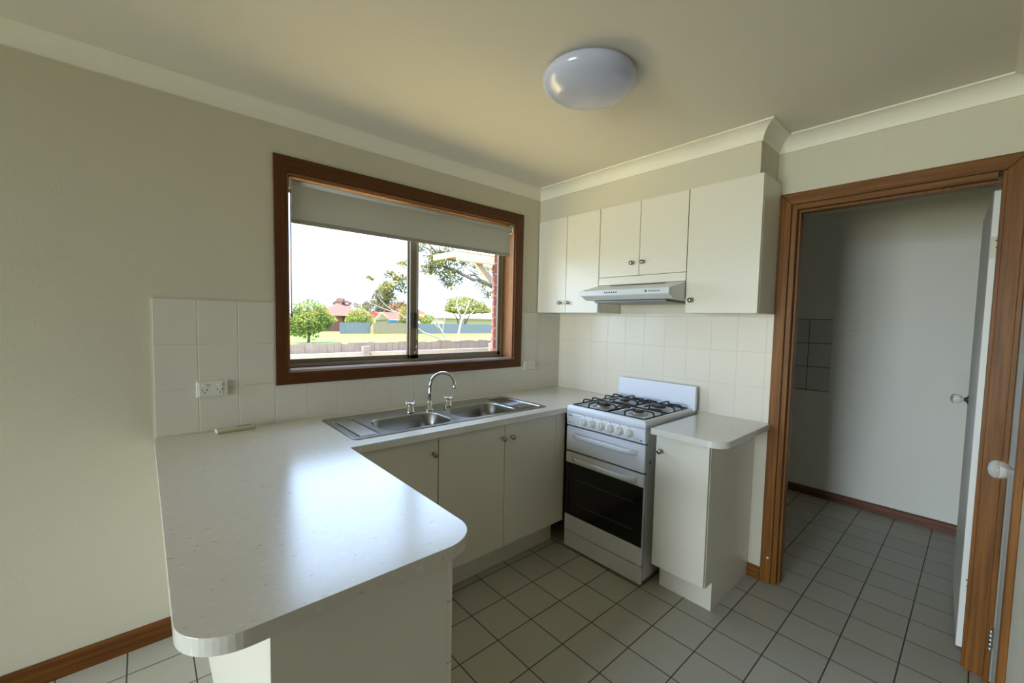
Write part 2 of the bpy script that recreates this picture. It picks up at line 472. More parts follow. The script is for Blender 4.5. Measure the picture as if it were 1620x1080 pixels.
obj('reveal_lining', box(B(), WX0, WX1, 0, RD, WZ1-.012, WZ1+.001), rx, win)
obj('reveal_lining', box(B(), WX0-.001, WX0+.01, 0, RD, WZ0+.012, WZ1-.012), rz_, win)
obj('reveal_lining', box(B(), WX1-.01, WX1+.001, 0, RD, WZ0+.012, WZ1-.012), rz_, win)
fx0, fx1, fz0, fz1 = WX0+.01, WX1-.01, WZ0+.012, WZ1-.012
# aluminium outer frame
bm = B()
y0, y1 = .10, .15
box(bm, fx0, fx1, y0, y1, fz0, fz0+.018, .002); box(bm, fx0, fx1, y0, y1, fz1-.03, fz1, .002)
box(bm, fx0, fx0+.022, y0, y1, fz0, fz1, .002); box(bm, fx1-.026, fx1, y0, y1, fz0, fz1, .002)
box(bm, fx0, fx1, .095, .103, fz0+.006, fz0+.012)
obj('window_frame', bm, M['alu'], win)
def sash(xa, xb, ya, yb, za, zb, w=.03, wl=.03, wr=.03):
    bm = B()
    box(bm, xa, xb, ya, yb, za, za+w, .002); box(bm, xa, xb, ya, yb, zb-w, zb, .002)
    box(bm, xa, xa+wl, ya, yb, za, zb, .002); box(bm, xb-wr, xb, ya, yb, za, zb, .002)
    s = obj('sash', bm, M['alu'], win)
    obj('pane', box(B(), xa+wl-.003, xb-wr+.003, (ya+yb)/2-.002, (ya+yb)/2+.002, za+w-.003, zb-w+.003), M['glass'], s)
    return s
sash(fx0+.004, -1.245, .127, .147, fz0+.016, fz1-.025, .028, .02, .062)
s2 = sash(-1.300, fx1-.02, .104, .124, fz0+.016, fz1-.025, .028, .058, .036)
obj('latch', box(B(), -1.287, -1.262, .088, .106, 1.375, 1.475, .003, 2), mat('latch_black', (28, 28, 34), .35), s2)
bm = B(); tube(bm, [(-1.262, .098, 1.225), (-1.259, .094, 1.26), (-1.258, .095, 1.30)], [.007, .006, .004], 8)
lathe(bm, [(0, -.004), (.012, -.004), (.013, .004), (0, .007)], (-1.262, .096, 1.222), (0, -1, 0), 14)
obj('catch_lever', bm, M['nickel'], s2)
# vertical seal strips, the bright line beside the meeting stile
obj('seal_strip', box(B(), -1.258, -1.252, .0995, .1045, 1.25, 2.10), M['edge'], s2)

# roller blind
bl = thing('roller_blind', 'grey fabric roller blind pulled part way down over the kitchen window', 'blind', (-1.267, .028, 1.90))
obj('roller', lathe(B(), [(0, -2.008+1.267), (.024, -2.008+1.267), (.024, -.535+1.267), (0, -.535+1.267)], (-1.267, .03, 2.108), (1, 0, 0), 24), M['blind'], bl)
obj('fabric', box(B(), -2.004, -.560, .0075, .0095, 1.925, 2.106), M['fabric'], bl)
obj('bottom_rail', box(B(), -2.004, -.556, .003, .014, 1.908, 1.93, .004, 2), M['blindbar'], bl)
for x, s in ((-.535, 1), (-2.006, -1)):
    bm = B(); lathe(bm, [(0, 0), (.028, 0), (.03, .004), (.028, .010), (.016, .012), (0, .012)], (x, .03, 2.108), (s, 0, 0), 20)
    box(bm, x, x+s*.003, .012, .048, 2.11, 2.142)
    obj('bracket', bm, M['plastic'], bl)
bm = B(); tube(bm, [(-2.003, .022, 2.10), (-2.003, .02, 1.7), (-2.003, .02, 1.46), (-2.003, .026, 1.44), (-2.003, .032, 1.46), (-2.003, .034, 2.10)], .0018, 6)
lathe(bm, [(0, 0), (.006, .004), (.006, .02), (0, .024)], (-2.003, .024, 1.43), (0, 0, 1), 8)
obj('pull_chain', bm, M['blindbar'], bl)

# ------------------------------------------------------------------ door to laundry (open, hinged right)
jw = M['w_z']
d1 = thing('door_frame', 'dark stained timber doorway frame between kitchen and laundry', 'door frame', (0, -2.03, 0)); d1.name = 'door_2'; 
for k in ('label', 'category'): del d1[k]
d1['kind'] = 'structure'
CY0, CY1, CZ = -1.603, -2.463, 2.146    # outer casing
IY0, IY1, IZ = -1.656, -2.407, 2.086    # inner casing
for pts, ax, m in (([(CY0, 0), (CY0, CZ), (IY0, IZ), (IY0, 0)], 'x', M['w_z']), ([(CY1, 0), (CY1, CZ), (IY1, IZ), (IY1, 0)], 'x', M['w_z']),
                   ([(CY0, CZ), (CY1, CZ), (IY1, IZ), (IY0, IZ)], 'x', M['w_y'])):
    obj('architrave', prism(B(), pts, 'x', -.018, 0, .003, 2), m, d1)
obj('jamb', box(B(), 0, .125, DY0, DY0-.030, 0, DZ, .001), M['w_z'], d1)
obj('jamb', box(B(), 0, .125, DY1, DY1+.017, 0, DZ, .001), M['w_z'], d1)
obj('head_jamb', box(B(), 0, .125, DY0-.030, DY1+.030, DZ-.032, DZ, .001), M['w_y'], d1)
bm = B(); box(bm, .030, .085, DY0-.030, DY0-.041, 0, 2.048, .001)
box(bm, .030, .085, DY0-.030, DY1+.017, 2.048, 2.060, .001)
obj('door_stop', bm, M['w_z'], d1)
# white doorstop nub / chip low on the left casing
obj('paint_chip', lathe(B(), [(0, 0), (.006, 0), (.007, .002), (.003, .004), (0, .004)], (-.018, -1.640, .148), (-1, 0, 0), 10), M['plastic'], d1)

# door leaf, swung into the laundry: local x runs along the leaf
leaf = thing('door_leaf', None, None, (.128, -2.376, 0), rz=math.radians(2.6)); leaf.name = 'door_1'; leaf['kind'] = 'structure'
def lobj(name, bm, m, par=leaf):   # build in the leaf's own frame
    bmesh.ops.recalc_face_normals(bm, faces=bm.faces)
    me = bpy.data.meshes.new(name); bm.to_mesh(me); bm.free(); me.materials.append(m)
    o = bpy.data.objects.new(name, me); COL.objects.link(o); o.parent = par; return o
lobj('leaf_panel', box(B(), 0, .72, -.034, 0, .012, 2.04, .0015), M['door'])
hol = mat('screw_hole', (96, 84, 66), .8); hinm = mat('painted_hinge', (170, 160, 140), .4, .4)
for z in (.30, 1.80):
    h = lobj('hinge', box(B(), -.002, .0005, -.030, -.002, z-.045, z+.045, .0004), hinm if z > 1 else M['door'])
    bm = B()
    for dz in (-.028, 0, .028):
        lathe(bm, [(0, 0), (.0035, 0), (.0035, .0012), (0, .0012)], (-.002, -.020+.006*math.sin(dz*99), z+dz), (-1, 0, 0), 8)
    lobj('screw', bm, hol, h)
def knob_set(par, x, z, y0, s, mk):
    k = mk('door_knob', lathe(B(), [(0, .012), (.010, .014), (.011, .022), (.019, .030), (.025, .042), (.0265, .052), (.024, .062), (.014, .069), (0, .071)], (x, y0, z), (0, s, 0), 24), M['acrylic'])
    mk('rosette', lathe(B(), [(0, 0), (.027, 0), (.027, .003), (.018, .006), (.011, .012), (.010, .018), (0, .018)], (x, y0, z), (0, s, 0), 24), M['nickel'])
knob_set(leaf, .66, 1.06, 0, 1, lambda n, b, m: lobj(n, b, m))

# second door (right wall), closed
d3 = thing('d3', None, None, ((D2A+D2B)/2, YR, 0)); d3.name = 'door_3'; d3['kind'] = 'structure'
for a, b in ((D2A, 0-.002), (D2B-.06, D2B)):
    obj('architrave', box(B(), a, b, YR, YR+.016, 0, 2.11, .002), M['w_z'], d3)
obj('architrave', box(B(), D2B-.06, -.002, YR, YR+.016, 2.05, 2.11, .002), M['w_x'], d3)
lp = obj('leaf_panel', box(B(), D2B+.003, D2A-.003, YR-.045, YR-.006, .01, 2.045), M['door'], d3)
hs = M['chrome']
for z in (.19, 1.85):
    bm = B()
    for k in range(5): lathe(bm, [(0, 0), (.006, 0), (.006, .0165), (0, .0165)], (D2A-.004, YR+.004, z-.045+k*.018), (0, 0, 1), 10)
    obj('hinge', bm, hs, d3)
knob_set(d3, -.715, 1.035, YR-.006, 1, lambda n, b, m: obj(n, b, m, d3))

# ------------------------------------------------------------------ cabinets
def knob(parent, c, d):
    bm = lathe(B(), [(0, 0), (.009, 0), (.009, .002), (.005, .005), (.005, .012), (.012, .018), (.0145, .024), (.013, .029), (.006, .032), (0, .0325)], c, d, 20)
    return obj('knob', bm, M['nickel'], parent)

# wall cupboards
FX = -.27
def wall_cab(y0, y1, z0, z1, doors, label, panel_z=None):
    t = thing('wall_cabinet', label, 'cabinet', (-.127, (y0+y1)/2, z0), 'wall cupboards over the stove')
    obj('carcass', box(B(), -.252, -.0075, y0, y1, z0, z1, .001), M['cab'], t)
    bm = B()
    ys = doors
    obj('door_gap', box(B(), -.2535, -.252, y0-.002, y1+.002, z0+.002, z1-.002), M['cab_in'], t)
    if panel_z:
        obj('bottom_panel', box(B(), FX, -.2535, y0-.0015, y1+.0015, z0, panel_z-.003, .0008), M['cab'], t)
    for i, (a, b, ky) in enumerate(ys):
        d = obj('door', box(B(), FX, -.2535, a-.0015, b+.0015, (panel_z or z0), z1, .0012), M['cab'], t)
        knob(d, (FX, ky, (1.578 if not panel_z else 1.820)), (-1, 0, 0))
    return t
wall_cab(-.004, -.594, 1.506, 2.203, [(-.004, -.297, -.252), (-.297, -.594, -.328)], 'white two-door wall cupboard in the corner beside the window')
wall_cab(-.596, -1.216, 1.690, 2.203, [(-.596, -.906, -.860), (-.906, -1.216, -.937)], 'short white two-door wall cupboard above the range hood', 1.742)
wall_cab(-1.218, -1.602, 1.506, 2.205, [(-1.218, -1.602, -1.255)], 'white single-door wall cupboard next to the doorway')

# base cupboards under the sink
CT = .867        # underside of worktop
def base_cab(x0, x1, doors, label, filler=None):
    t = thing('base_cabinet', label, 'cabinet', ((x0+x1)/2, -.3, 0), 'white base cupboards under the worktop')
    obj('carcass', box(B(), x0, x1, -.01, -.592, .15, .74), M['cab'], t)
    obj('door_gap', box(B(), x0, x1, -.592, -.594, .155, CT-.002), M['cab_in'], t)
    obj('kickboard', box(B(), x0, x1, -.505, -.52, .0, .15), M['cab'], t)
    for a, b, kx in doors:
        d = obj('door', box(B(), a+.0015, b-.0015, -.594, -.61, .157, CT-.004, .001), M['cab'], t)
        knob(d, (kx, -.61, .785), (0, -1, 0))
    if filler: obj('filler_strip', box(B(), filler[0]+.0015, filler[1], -.594, -.608, .157, CT-.004, .001), M['cab'], t)
base_cab(-1.962, -1.513, [(-1.962, -1.513, -1.541)], 'white base cupboard with one door in the inner corner of the bench')
base_cab(-1.511, -.60, [(-1.511, -1.087, -1.107), (-1.087, -.669, -1.043)], 'white two-door base cupboard below the sink', (-.669, -.585))

# peninsula drawers unit
t = thing('drawer_cabinet', 'white peninsula drawer cabinet with its plain end panel facing the viewer', 'cabinet', (-2.19, -1.0, 0))
obj('carcass', box(B(), -2.39, -1.986, -.01, -1.434, .12, CT), M['cab'], t)
obj('end_panel', box(B(), -2.40, -1.986, -1.434, -1.45, 0, CT, .001), M['cab'], t)
obj('back_panel', box(B(), -2.40, -2.39, -.01, -1.434, 0, CT), M['cab'], t)
obj('kickboard', box(B(), -2.06, -2.045, -.62, -1.434, 0, .12), M['cab'], t)
zs = [.862, .682, .510, .336, .155]
for a, b in zip(zs, zs[1:]):
    d = obj('drawer_front', box(B(), -1.986, -1.970, -.99, -1.45, b+.002, a-.002, .001), M['cab'], t)
    knob(d, (-1.970, -1.2, (a+b)/2), (1, 0, 0))
obj('filler_panel', box(B(), -1.986, -1.97, -.612, -.988, .157, .862), M['cab'], t)

# cupboard right of the stove
t = thing('base_cabinet', 'narrow white base cupboard between the stove and the doorway', 'cabinet', (-.28, -1.39, 0))
pr = [(-.568, .15), (-.568, .867), (-.003, .867), (-.003, 0), (-.49, 0), (-.49, .15)]
obj('side_panel', prism(B(), pr, 'y', -1.534, -1.518), M['cab'], t)
obj('carcass', box(B(), -.568, -.003, -1.25, -1.518, .15, .867), M['cab'], t)
obj('kickboard', box(B(), -.49, -.475, -1.25, -1.518, 0, .15), M['cab'], t)
d = obj('door', box(B(), -.5865, -.570, -1.253, -1.532, .157, .862, .001), M['cab'], t)
knob(d, (-.5865, -1.283, .78), (-1, 0, 0))

# worktops
def arc(cx, cy, r, a0, a1, n=14):
    return [(cx+r*math.cos(math.radians(a0+(a1-a0)*i/n)), cy+r*math.sin(math.radians(a0+(a1-a0)*i/n))) for i in range(n+1)]
def worktop(name, pts, z0, z1, label, hole=None):
    t = bmesh.new()
    if hole:
        # outline with rectangular cut-out, built as two layers of triangulated faces
        for z, flip in ((z0, False), (z1, True)):
            o = [t.verts.new((x, y, z)) for x, y in pts]; h = [t.verts.new((x, y, z)) for x, y in hole]
            es = [t.edges.new((o[i], o[(i+1) % len(o)])) for i in range(len(o))] + [t.edges.new((h[i], h[(i+1) % len(h)])) for i in range(len(h))]
            bmesh.ops.triangle_fill(t, edges=es, use_beauty=True)
            if z == z0: lo = (o, h)
            else: hi = (o, h)
        for a, b in zip(lo, hi):
            for i in range(len(a)):
                j = (i+1) % len(a); t.faces.new((a[i], a[j], b[j], b[i]))
        bmesh.ops.recalc_face_normals(t, faces=t.faces)
        bm = B(); merge(bm, t)
    else:
        bm = prism(B(), pts, 'z', z0, z1)
    o = obj(name, bm, M['top'], loc=(pts[0][0], pts[0][1], z0))
    bv = o.modifiers.new('bevel', 'BEVEL'); bv.width = .0025; bv.segments = 2; bv.limit_method = 'ANGLE'; bv.angle_limit = math.radians(50)
    tag(o, label, 'worktop'); return o
SX0, SX1, SY0, SY1 = -1.895, -.690, -.548, -.085
pts = [(-2.547, -.008), (-.008, -.008), (-.008, -.625), (-.600, -.625), (-.600, -.635), (-1.947, -.635)] + \
      arc(-2.047, -1.450, .10, 0, -90) + arc(-2.447, -1.450, .10, -90, -180)
worktop('worktop', pts, .867, .9, 'speckled off-white L-shaped worktop with rounded peninsula end',
        [(SX0+.025, SY0+.025), (SX1-.025, SY0+.025), (SX1-.025, SY1-.02), (SX0+.025, SY1-.02)])
pts = [(-.008, -1.243), (-.631, -1.243)] + arc(-.551, -1.534, .08, 180, 270) + [(-.02, -1.614), (-.02, -1.603), (-.008, -1.603)]
worktop('worktop', pts, .867, .9, 'small speckled worktop with one rounded corner to the right of the stove')

# ------------------------------------------------------------------ sink
sk = thing('kitchen_sink', 'stainless steel double bowl sink with two drainers set into the worktop', 'sink', ((SX0+SX1)/2, (SY0+SY1)/2, .9))
def rrect(x0, x1, y0, y1, r, n=6):
    return arc(x1-r, y1-r, r, 0, 90, n) + arc(x0+r, y1-r, r, 90, 180, n) + arc(x0+r, y0+r, r, 180, 270, n) + arc(x1-r, y0+r, r, 270, 360, n)
ZT = .9045
bowls = [(-1.735, -1.352, -.522, -.236, .085), (-1.268, -.925, -.522, -.206, .085)]
bowls = [(-1.735, -1.345, -.522, -.250, .08), (-1.288, -.900, -.522, -.225, .08)]
drains = [(-1.872, -1.765, -.518, -.165, .02), (-.872, -.715, -.518, -.125, .02)]
t = bmesh.new()
outer = rrect(SX0, SX1, SY0, SY1, .02, 4)
ov = [t.verts.new((x, y, ZT)) for x, y in outer]
es = [t.edges.new((ov[i], ov[(i+1) % len(ov)])) for i in range(len(ov))]
loops = []
for b in bowls + drains:
    l = [t.verts.new((x, y, ZT)) for x, y in rrect(*b)]
    es += [t.edges.new((l[i], l[(i+1) % len(l)])) for i in range(len(l))]; loops.append(l)
bmesh.ops.triangle_fill(t, edges=es, use_beauty=True)
ring2 = [t.verts.new((x, y, .9002)) for x, y in rrect(SX0-.004, SX1+.004, SY0-.004, SY1+.004, .023, 4)]
for i in range(len(ov)):
    j = (i+1) % len(ov); f = t.faces.new((ov[i], ov[j], ring2[j], ring2[i])); f.smooth = True
# shallow drainers
for k in (2, 3):
    x0, x1, y0, y1, r = (bowls+drains)[k]; l = loops[k]
    l2 = [t.verts.new((x, y, ZT-.005)) for x, y in rrect(x0+.005, x1-.005, y0+.005, y1-.005, max(r-.005, .004))]
    for i in range(len(l)): t.faces.new((l[i], l[(i+1) % len(l)], l2[(i+1) % len(l)], l2[i]))
    t.faces.new(l2)
bm = B(); merge(bm, t)
# drainer ribs
n = 9
for i in range(n):
    x = -.862 + i*.0163
    tube(bm, [(x, -.505, ZT-.0045), (x, -.140, ZT-.0045)], .0022, 6)
obj('rim', bm, M['steel'], sk)
for k in (0, 1):
    x0, x1, y0, y1, r = bowls[k]
    t = bmesh.new(); prev = None; rings = []
    for ins, dz in ((0, 0), (.004, -.002), (.007, -.008), (.010, -.12), (.018, -.145), (.035, -.157), (.06, -.16)):
        rings.append([t.verts.new((x, y, ZT+dz)) for x, y in rrect(x0+ins, x1-ins, y0+ins, y1-ins, max(r-ins*.4, .02))])
    for a, b in zip(rings, rings[1:]):
        for i in range(len(a)):
            f = t.faces.new((a[i], a[(i+1) % len(a)], b[(i+1) % len(a)], b[i])); f.smooth = True
    t.faces.new(rings[-1])
    bm = B(); merge(bm, t)
    bo = obj('bowl', bm, M['steel'], sk)
    obj('waste', lathe(B(), [(0, .001), (.028, .001), (.038, .004), (.04, .001), (.04, 0)], ((x0+x1)/2, (y0+y1)/2, ZT-.16), (0, 0, 1), 20), M['chrome'], bo)
obj('drainer_reflection_plate', box(B(), -1.855, -1.778, -.508, -.185, ZT-.0045, ZT-.001, .001), mat('pale_drainer_reflection', (168, 163, 152), .3, .9), sk)  # pale plate stands for a reflection lying in the left drainer

# tap
FXc, FYc = -1.334, -.205
tp = thing('kitchen_tap', 'chrome gooseneck tap standing behind the two sink bowls', 'tap', (FXc, FYc, ZT))
bm = lathe(B(), [(0, 0), (.027, 0), (.027, .004), (.018, .010), (.016, .045), (.013, .050), (0, .05)], (FXc, FYc, ZT), (0, 0, 1), 24)
obj('base_collar', bm, M['chrome'], tp)
path = [(FXc, FYc, ZT+.045), (FXc+.002, FYc, ZT+.10), (FXc+.004, FYc, ZT+.150)]
cxr, r = .075, .070
dirx, diry = .93, -.36
for i in range(13):
    a = PI - i*PI/12*1.02
    u = cxr + .002 + r*math.cos(a); z = ZT+.150 + r*math.sin(a)*.95
    path.append((FXc+u*dirx, FYc+u*diry, z))
e = path[-1]
path.append((e[0]+.003, e[1]-.001, e[2]-.012))
tube_bm = tube(B(), path, .0095, 14)
obj('spout', tube_bm, M['chrome'], tp)
e = Vector(path[-1]); obj('aerator', lathe(B(), [(0, 0), (.011, 0), (.0125, .004), (.0125, .014), (.010, .018), (0, .018)], (e.x, e.y, e.z-.012), (0, 0, 1), 18), M['chrome'], tp)
def tap_handle(x, y, label):
    h = thing('tap_handle', label, 'tap', (x, y, ZT), 'cross-head sink taps')
    obj('body', lathe(B(), [(0, 0), (.024, 0), (.027, .003), (.022, .008), (.021, .026), (.017, .034), (.011, .044), (0, .044)], (x, y, ZT), (0, 0, 1), 22), M['chrome'], h)
    bm = lathe(B(), [(0, .040), (.012, .040), (.013, .050), (.009, .057), (0, .058)], (x, y, ZT), (0, 0, 1), 18)
    for k in range(4):
        a = .35 + k*PI/2
        tube(bm, [(x, y, ZT+.048), (x+.027*math.cos(a), y+.027*math.sin(a), ZT+.052)], [.006, .0065], 8)
        lathe(bm, [(0, -.006), (.0065, -.004), (.0078, .0), (.0065, .004), (0, .006)], (x+.029*math.cos(a), y+.029*math.sin(a), ZT+.0525), (math.cos(a), math.sin(a), .1), 10)
    obj('cross_head', bm, M['chrome'], h)
tap_handle(-1.452, -.200, 'chrome cross-head tap handle left of the gooseneck spout')
tap_handle(-1.190, -.180, 'chrome cross-head tap handle right of the gooseneck spout')

# cream plastic bar lying on the bench by the wall
o = thing('wall_remote', 'long cream plastic remote lying on the worktop under the left power point', 'remote control', (-2.262, -.055, .9))
bm = B(); t = bmesh.new(); merge(bm, t)
tmp = box(B(), -.078, .078, -.020, .020, .0, .018, .006, 3)
bmesh.ops.transform(tmp, matrix=Matrix.Translation((-2.262, -.055, .9005)) @ Matrix.Rotation(math.radians(6), 4, 'Z'), verts=tmp.verts)
obj('case', tmp, M['cream'], o)
tmp = box(B(), .005, .062, -.011, .011, .0175, .0195, .0008)
bmesh.ops.transform(tmp, matrix=Matrix.Translation((-2.262, -.055, .9005)) @ Matrix.Rotation(math.radians(6), 4, 'Z'), verts=tmp.verts)
obj('display', tmp, mat('grey_display', (150, 150, 138), .4), o)

# power points
def gpo(o3, ux, nrm, label, plate=M['plastic'], slot=None):
    """double power point. o3 = centre on wall, ux = unit vector to the right, nrm = normal"""
    t = thing('power_point', label, 'power point', o3, 'double power points')
    u = Vector(ux); nv = Vector(nrm); R = Matrix((u, Vector((0, 0, 1)), nv)).transposed().to_4x4()
    W = Matrix.Translation(Vector(o3)) @ R
    def add(name, tmp, m, par):
        bmesh.ops.transform(tmp, matrix=W, verts=tmp.verts); return obj(name, tmp, m, par)
    pl = add('plate', box(B(), -.058, .058, -.036, .036, 0, .009, .003, 2), plate, t)
    add('face', box(B(), -.050, .038, -.030, .030, .009, .011, .001), plate, t)
    for x in (-.029, .027):
        sw = box(B(), x-.007, x+.009, .014, .023, .011, .0145, .001)
        add('switch', sw, plate, t)
        bm = B()
        for dx, dz, an in ((-.009, -.004, .5), (.009, -.004, -.5), (0, -.017, 0)):
            s = box(B(), -.0014, .0014, -.0042, .0042, .0108, .0114)
            bmesh.ops.transform(s, matrix=Matrix.Translation((x+dx, dz, 0)) @ Matrix.Rotation(an, 4, 'Z'), verts=s.verts)
            merge(bm, s)
        add('socket_slots', bm, slot or M['gap'], t)
gpo((-2.342, -.0072, 1.099), (1, 0, 0), (0, -1, 0), 'white double power point on the tiles left of the window')
gpo((-.352, -.0072, 1.096), (1, 0, 0), (0, -1, 0), 'white double power point on the tiles right of the window', slot=mat('pale_slot', (150, 146, 130), .6))
gpo((1.6398, -1.655, 1.388), (0, -1, 0), (-1, 0, 0), 'white double power point on the laundry wall')

# ------------------------------------------------------------------ stove
SYa, SYb = -.637, -1.196          # left / right side
SF = -.60
st = thing('gas_stove', 'white freestanding gas stove with black trivets and dark oven glass', 'stove', (-.31, -.9165, 0))
EN = M['enamel']
obj('body', box(B(), -.572, -.03, SYa+.004, SYb-.0+.004, .02, .872, .002), EN, st)
obj('front_gap_panel', box(B(), -.578, -.572, SYa+.0-.001, SYb+.003, .03, .872), M['gap'], st)
for yy in (SYa-.04, SYb+.04):
    for xx in (-.55, -.08):
        obj('foot', lathe(B(), [(0, 0), (.018, 0), (.018, .006), (.01, .01), (.01, .03), (0, .03)], (xx, yy, 0), (0, 0, 1), 14), M['gap'], st)
# hob top: shallow tray
t = bmesh.new()
pr = [(-.600, .880), (-.605, .890), (-.600, .912), (-.590, .918), (-.560, .916), (-.545, .905), (-.10, .905), (-.085, .918), (-.02, .918), (-.02, .872), (-.585, .872)]
# outer frame then recessed pan
bm = B()
hx0, hx1 = -.605, -.03
def ringz(ins, z, r): return [(x, y, z) for x, y in rrect(hx0+ins, hx1-ins, SYb+ins-.002, SYa-ins+.002, r, 4)]
specs = [(0, .873, .006), (-.0, .905, .008), (.004, .916, .010), (.012, .920, .012), (.034, .919, .014), (.044, .910, .016), (.06, .907, .02)]
rings = [[t.verts.new(p) for p in ringz(*s)] for s in specs]
for a, b in zip(rings, rings[1:]):
    for i in range(len(a)):
        f = t.faces.new((a[i], a[(i+1) % len(a)], b[(i+1) % len(a)], b[i])); f.smooth = True
t.faces.new(rings[0]); t.faces.new(rings[-1])
merge(bm, t)
hob = obj('hob_top', bm, EN, st)
# splashback
obj('splashback', box(B(), -.066, -.040, SYa-.008, SYb-.014, .905, 1.058, .005, 3), EN, st)
# burners
for bx_, by_, r in ((-.43, SYa-.155, .047), (-.20, SYa-.155, .036), (-.43, SYb+.155, .036), (-.20, SYb+.155, .047)):
    b_ = obj('burner', lathe(B(), [(0, 0), (r+.022, 0), (r+.018, .004), (r, .005), (r, .014), (r-.008, .016), (0, .016)], (bx_, by_, .907), (0, 0, 1), 26), mat('burner_alloy', (176, 176, 180), .35, .8), st)
    obj('burner_cap', lathe(B(), [(0, 0), (r-.004, 0), (r-.002, .004), (r-.008, .009), (0, .010)], (bx_, by_, .923), (0, 0, 1), 26), M['black'], b_)
# trivets: two enamelled grids
def trivet(ya, yb):
    bm = B(); x0, x1 = -.575, -.085; z0, zt = .920, .945
    ya, yb = max(ya, yb), min(ya, yb)
    ym = (ya+yb)/2
    R = .0048
    tube(bm, [(x0, ya, z0), (x1, ya, z0)], R, 8); tube(bm, [(x0, yb, z0), (x1, yb, z0)], R, 8)
    tube(bm, [(x0, ya, z0), (x0, yb, z0)], R, 8); tube(bm, [(x1, ya, z0), (x1, yb, z0)], R, 8)
    for xc in (-.43, -.20):
        for s in (-1, 1):       # fingers along x side to side
            y_o = ya if s > 0 else yb
            for dx in (-.045, .045):
                tube(bm, smooth_path([(xc+dx, y_o, z0), (xc+dx, y_o-s*.001, z0+.016), (xc+dx, y_o-s*.014, zt), (xc+dx*.9, y_o-s*.05, zt), (xc+dx*.75, y_o-s*.085, zt-.001)], 3), R, 8)
    for xo, s in ((x0, 1), (x1, -1)):
        for yy in (ym-.0,):
            tube(bm, smooth_path([(xo, yy, z0), (xo+s*.001, yy, z0+.016), (xo+s*.014, yy, zt), (xo+s*.07, yy, zt), (xo+s*.10, yy, zt)], 3), R, 8)
    tube(bm, smooth_path([(-.365, ym, zt), (-.315, ym, zt+.0), (-.265, ym, zt)], 3), R, 8)
    tube(bm, [(-.315, ya, z0), (-.315, yb, z0)], R, 8); tube(bm, [(-.315, ym, z0), (-.315, ym, zt)], R, 8)
    return obj('trivet', bm, M['black'], st)
trivet(SYa-.028, (SYa+SYb)/2+.004); trivet((SYa+SYb)/2-.004, SYb+.028)
# control panel
cp = obj('control_panel', prism(B(), [(-.598, .795), (-.604, .865), (-.600, .874), (-.575, .874), (-.575, .795)], 'y', SYa+.0, SYb, .0015, 1), EN, st)
for i in range(6):
    y = -.779 - i*.0636
    k = obj('control_knob', lathe(B(), [(0, 0), (.026, 0), (.026, .004), (.0205, .006), (.0195, .024), (.016, .026), (0, .026)], (-.601, y, .838), (-1, 0, .08), 26), M['knobw'], cp)
    obj('knob_grip', box(B(), -.6305, -.626, y-.0035, y+.0035, .820, .858, .001), M['knobw'], k)
    obj('dial_mark', lathe(B(), [(0, 0), (.003, 0), (.003, .0006), (0, .0006)], (-.6035, y, .869), (-1, 0, .08), 8), M['ink'], cp)
    obj('dial_mark', lathe(B(), [(0, 0), (.002, 0), (.002, .0006), (0, .0006)], (-.6004, y, .806), (-1, 0, .08), 6), M['ink'], cp)
Rt = Matrix(((0, 0, -1, -.6035), (-1, 0, 0, 0), (0, 1, 0, 0), (0, 0, 0, 1)))
def on_front(s, size, y, z, x=-.6035, name='lettering', par=cp):
    Mx = Rt.copy(); Mx[0][3] = x; Mx[1][3] = y; Mx[2][3] = z
    return obj(name, text_mesh(s, size, Mx), M['ink'], par)
on_front('Chef', .018, -.664, .859)
obj('ignition_mark', box(B(), -.6012, -.5995, -.658, -.664, .808, .816), M['ink'], cp)
bm = B()
for y in (-.676, -.688): lathe(bm, [(0, 0), (.006, 0), (.006, .005), (0, .006)], (-.600, y, .812), (-1, 0, 0), 12)
obj('button', bm, M['knobw'], cp)
bm = B()
for y in (-1.135, -1.148): lathe(bm, [(0, 0), (.006, 0), (.006, .005), (0, .006)], (-.600, y, .812), (-1, 0, 0), 12)
obj('button', bm, M['knobw'], cp)
obj('ignition_mark', box(B(), -.6012, -.5995, -1.165, -1.176, .806, .812), M['ink'], cp)
# grill door
gd_ = obj('grill_door', box(B(), -.598, -.578, SYa, SYb, .634, .786, .003, 2), EN, st)
def handle(y0, y1, z, par):
    prof = []
    n_ = 16
    t = bmesh.new(); A = []
    for i in range(n_+1):
        s = i/n_; y = y0+(y1-y0)*s
        e_ = min(1, min(s, 1-s)/.13); e_ = e_*e_*(3-2*e_)
        xo = -.598 - .032*e_
        A.append([t.verts.new((xo, y, z+.011)), t.verts.new((xo-.004, y, z+.004)), t.verts.new((xo-.004, y, z-.012)), t.verts.new((xo, y, z-.020)), t.verts.new((xo+.010 if e_ > .5 else -.597, y, z-.018)), t.verts.new((xo+.010 if e_ > .5 else -.597, y, z+.009))])
    for a, b in zip(A, A[1:]):
        for k in range(6):
            f = t.faces.new((a[k], a[(k+1) % 6], b[(k+1) % 6], b[k])); f.smooth = True
    t.faces.new(A[0]); t.faces.new(A[-1][::-1])
    bm = B(); merge(bm, t); return obj('handle', bm, EN, par)
handle(-.690, -1.150, .742, gd_)
od = obj('oven_door', box(B(), -.598, -.578, SYa, SYb, .114, .624, .003, 2), EN, st)
ow = obj('oven_window', box(B(), -.6005, -.597, SYa+.0-.001, SYb+.001, .222, .556, .001), M['ovenglass'], od)
bm = B()
for z in (.458, .303): box(bm, -.6012, -.6004, -.728, -1.138, z, z+.0022)
obj('rack_line', bm, mat('rack_grey', (96, 98, 100), .4), ow)
handle(-.690, -1.150, .590, od)
obj('storage_drawer', box(B(), -.598, -.578, SYa, SYb, .012, .108, .003, 2), EN, st)
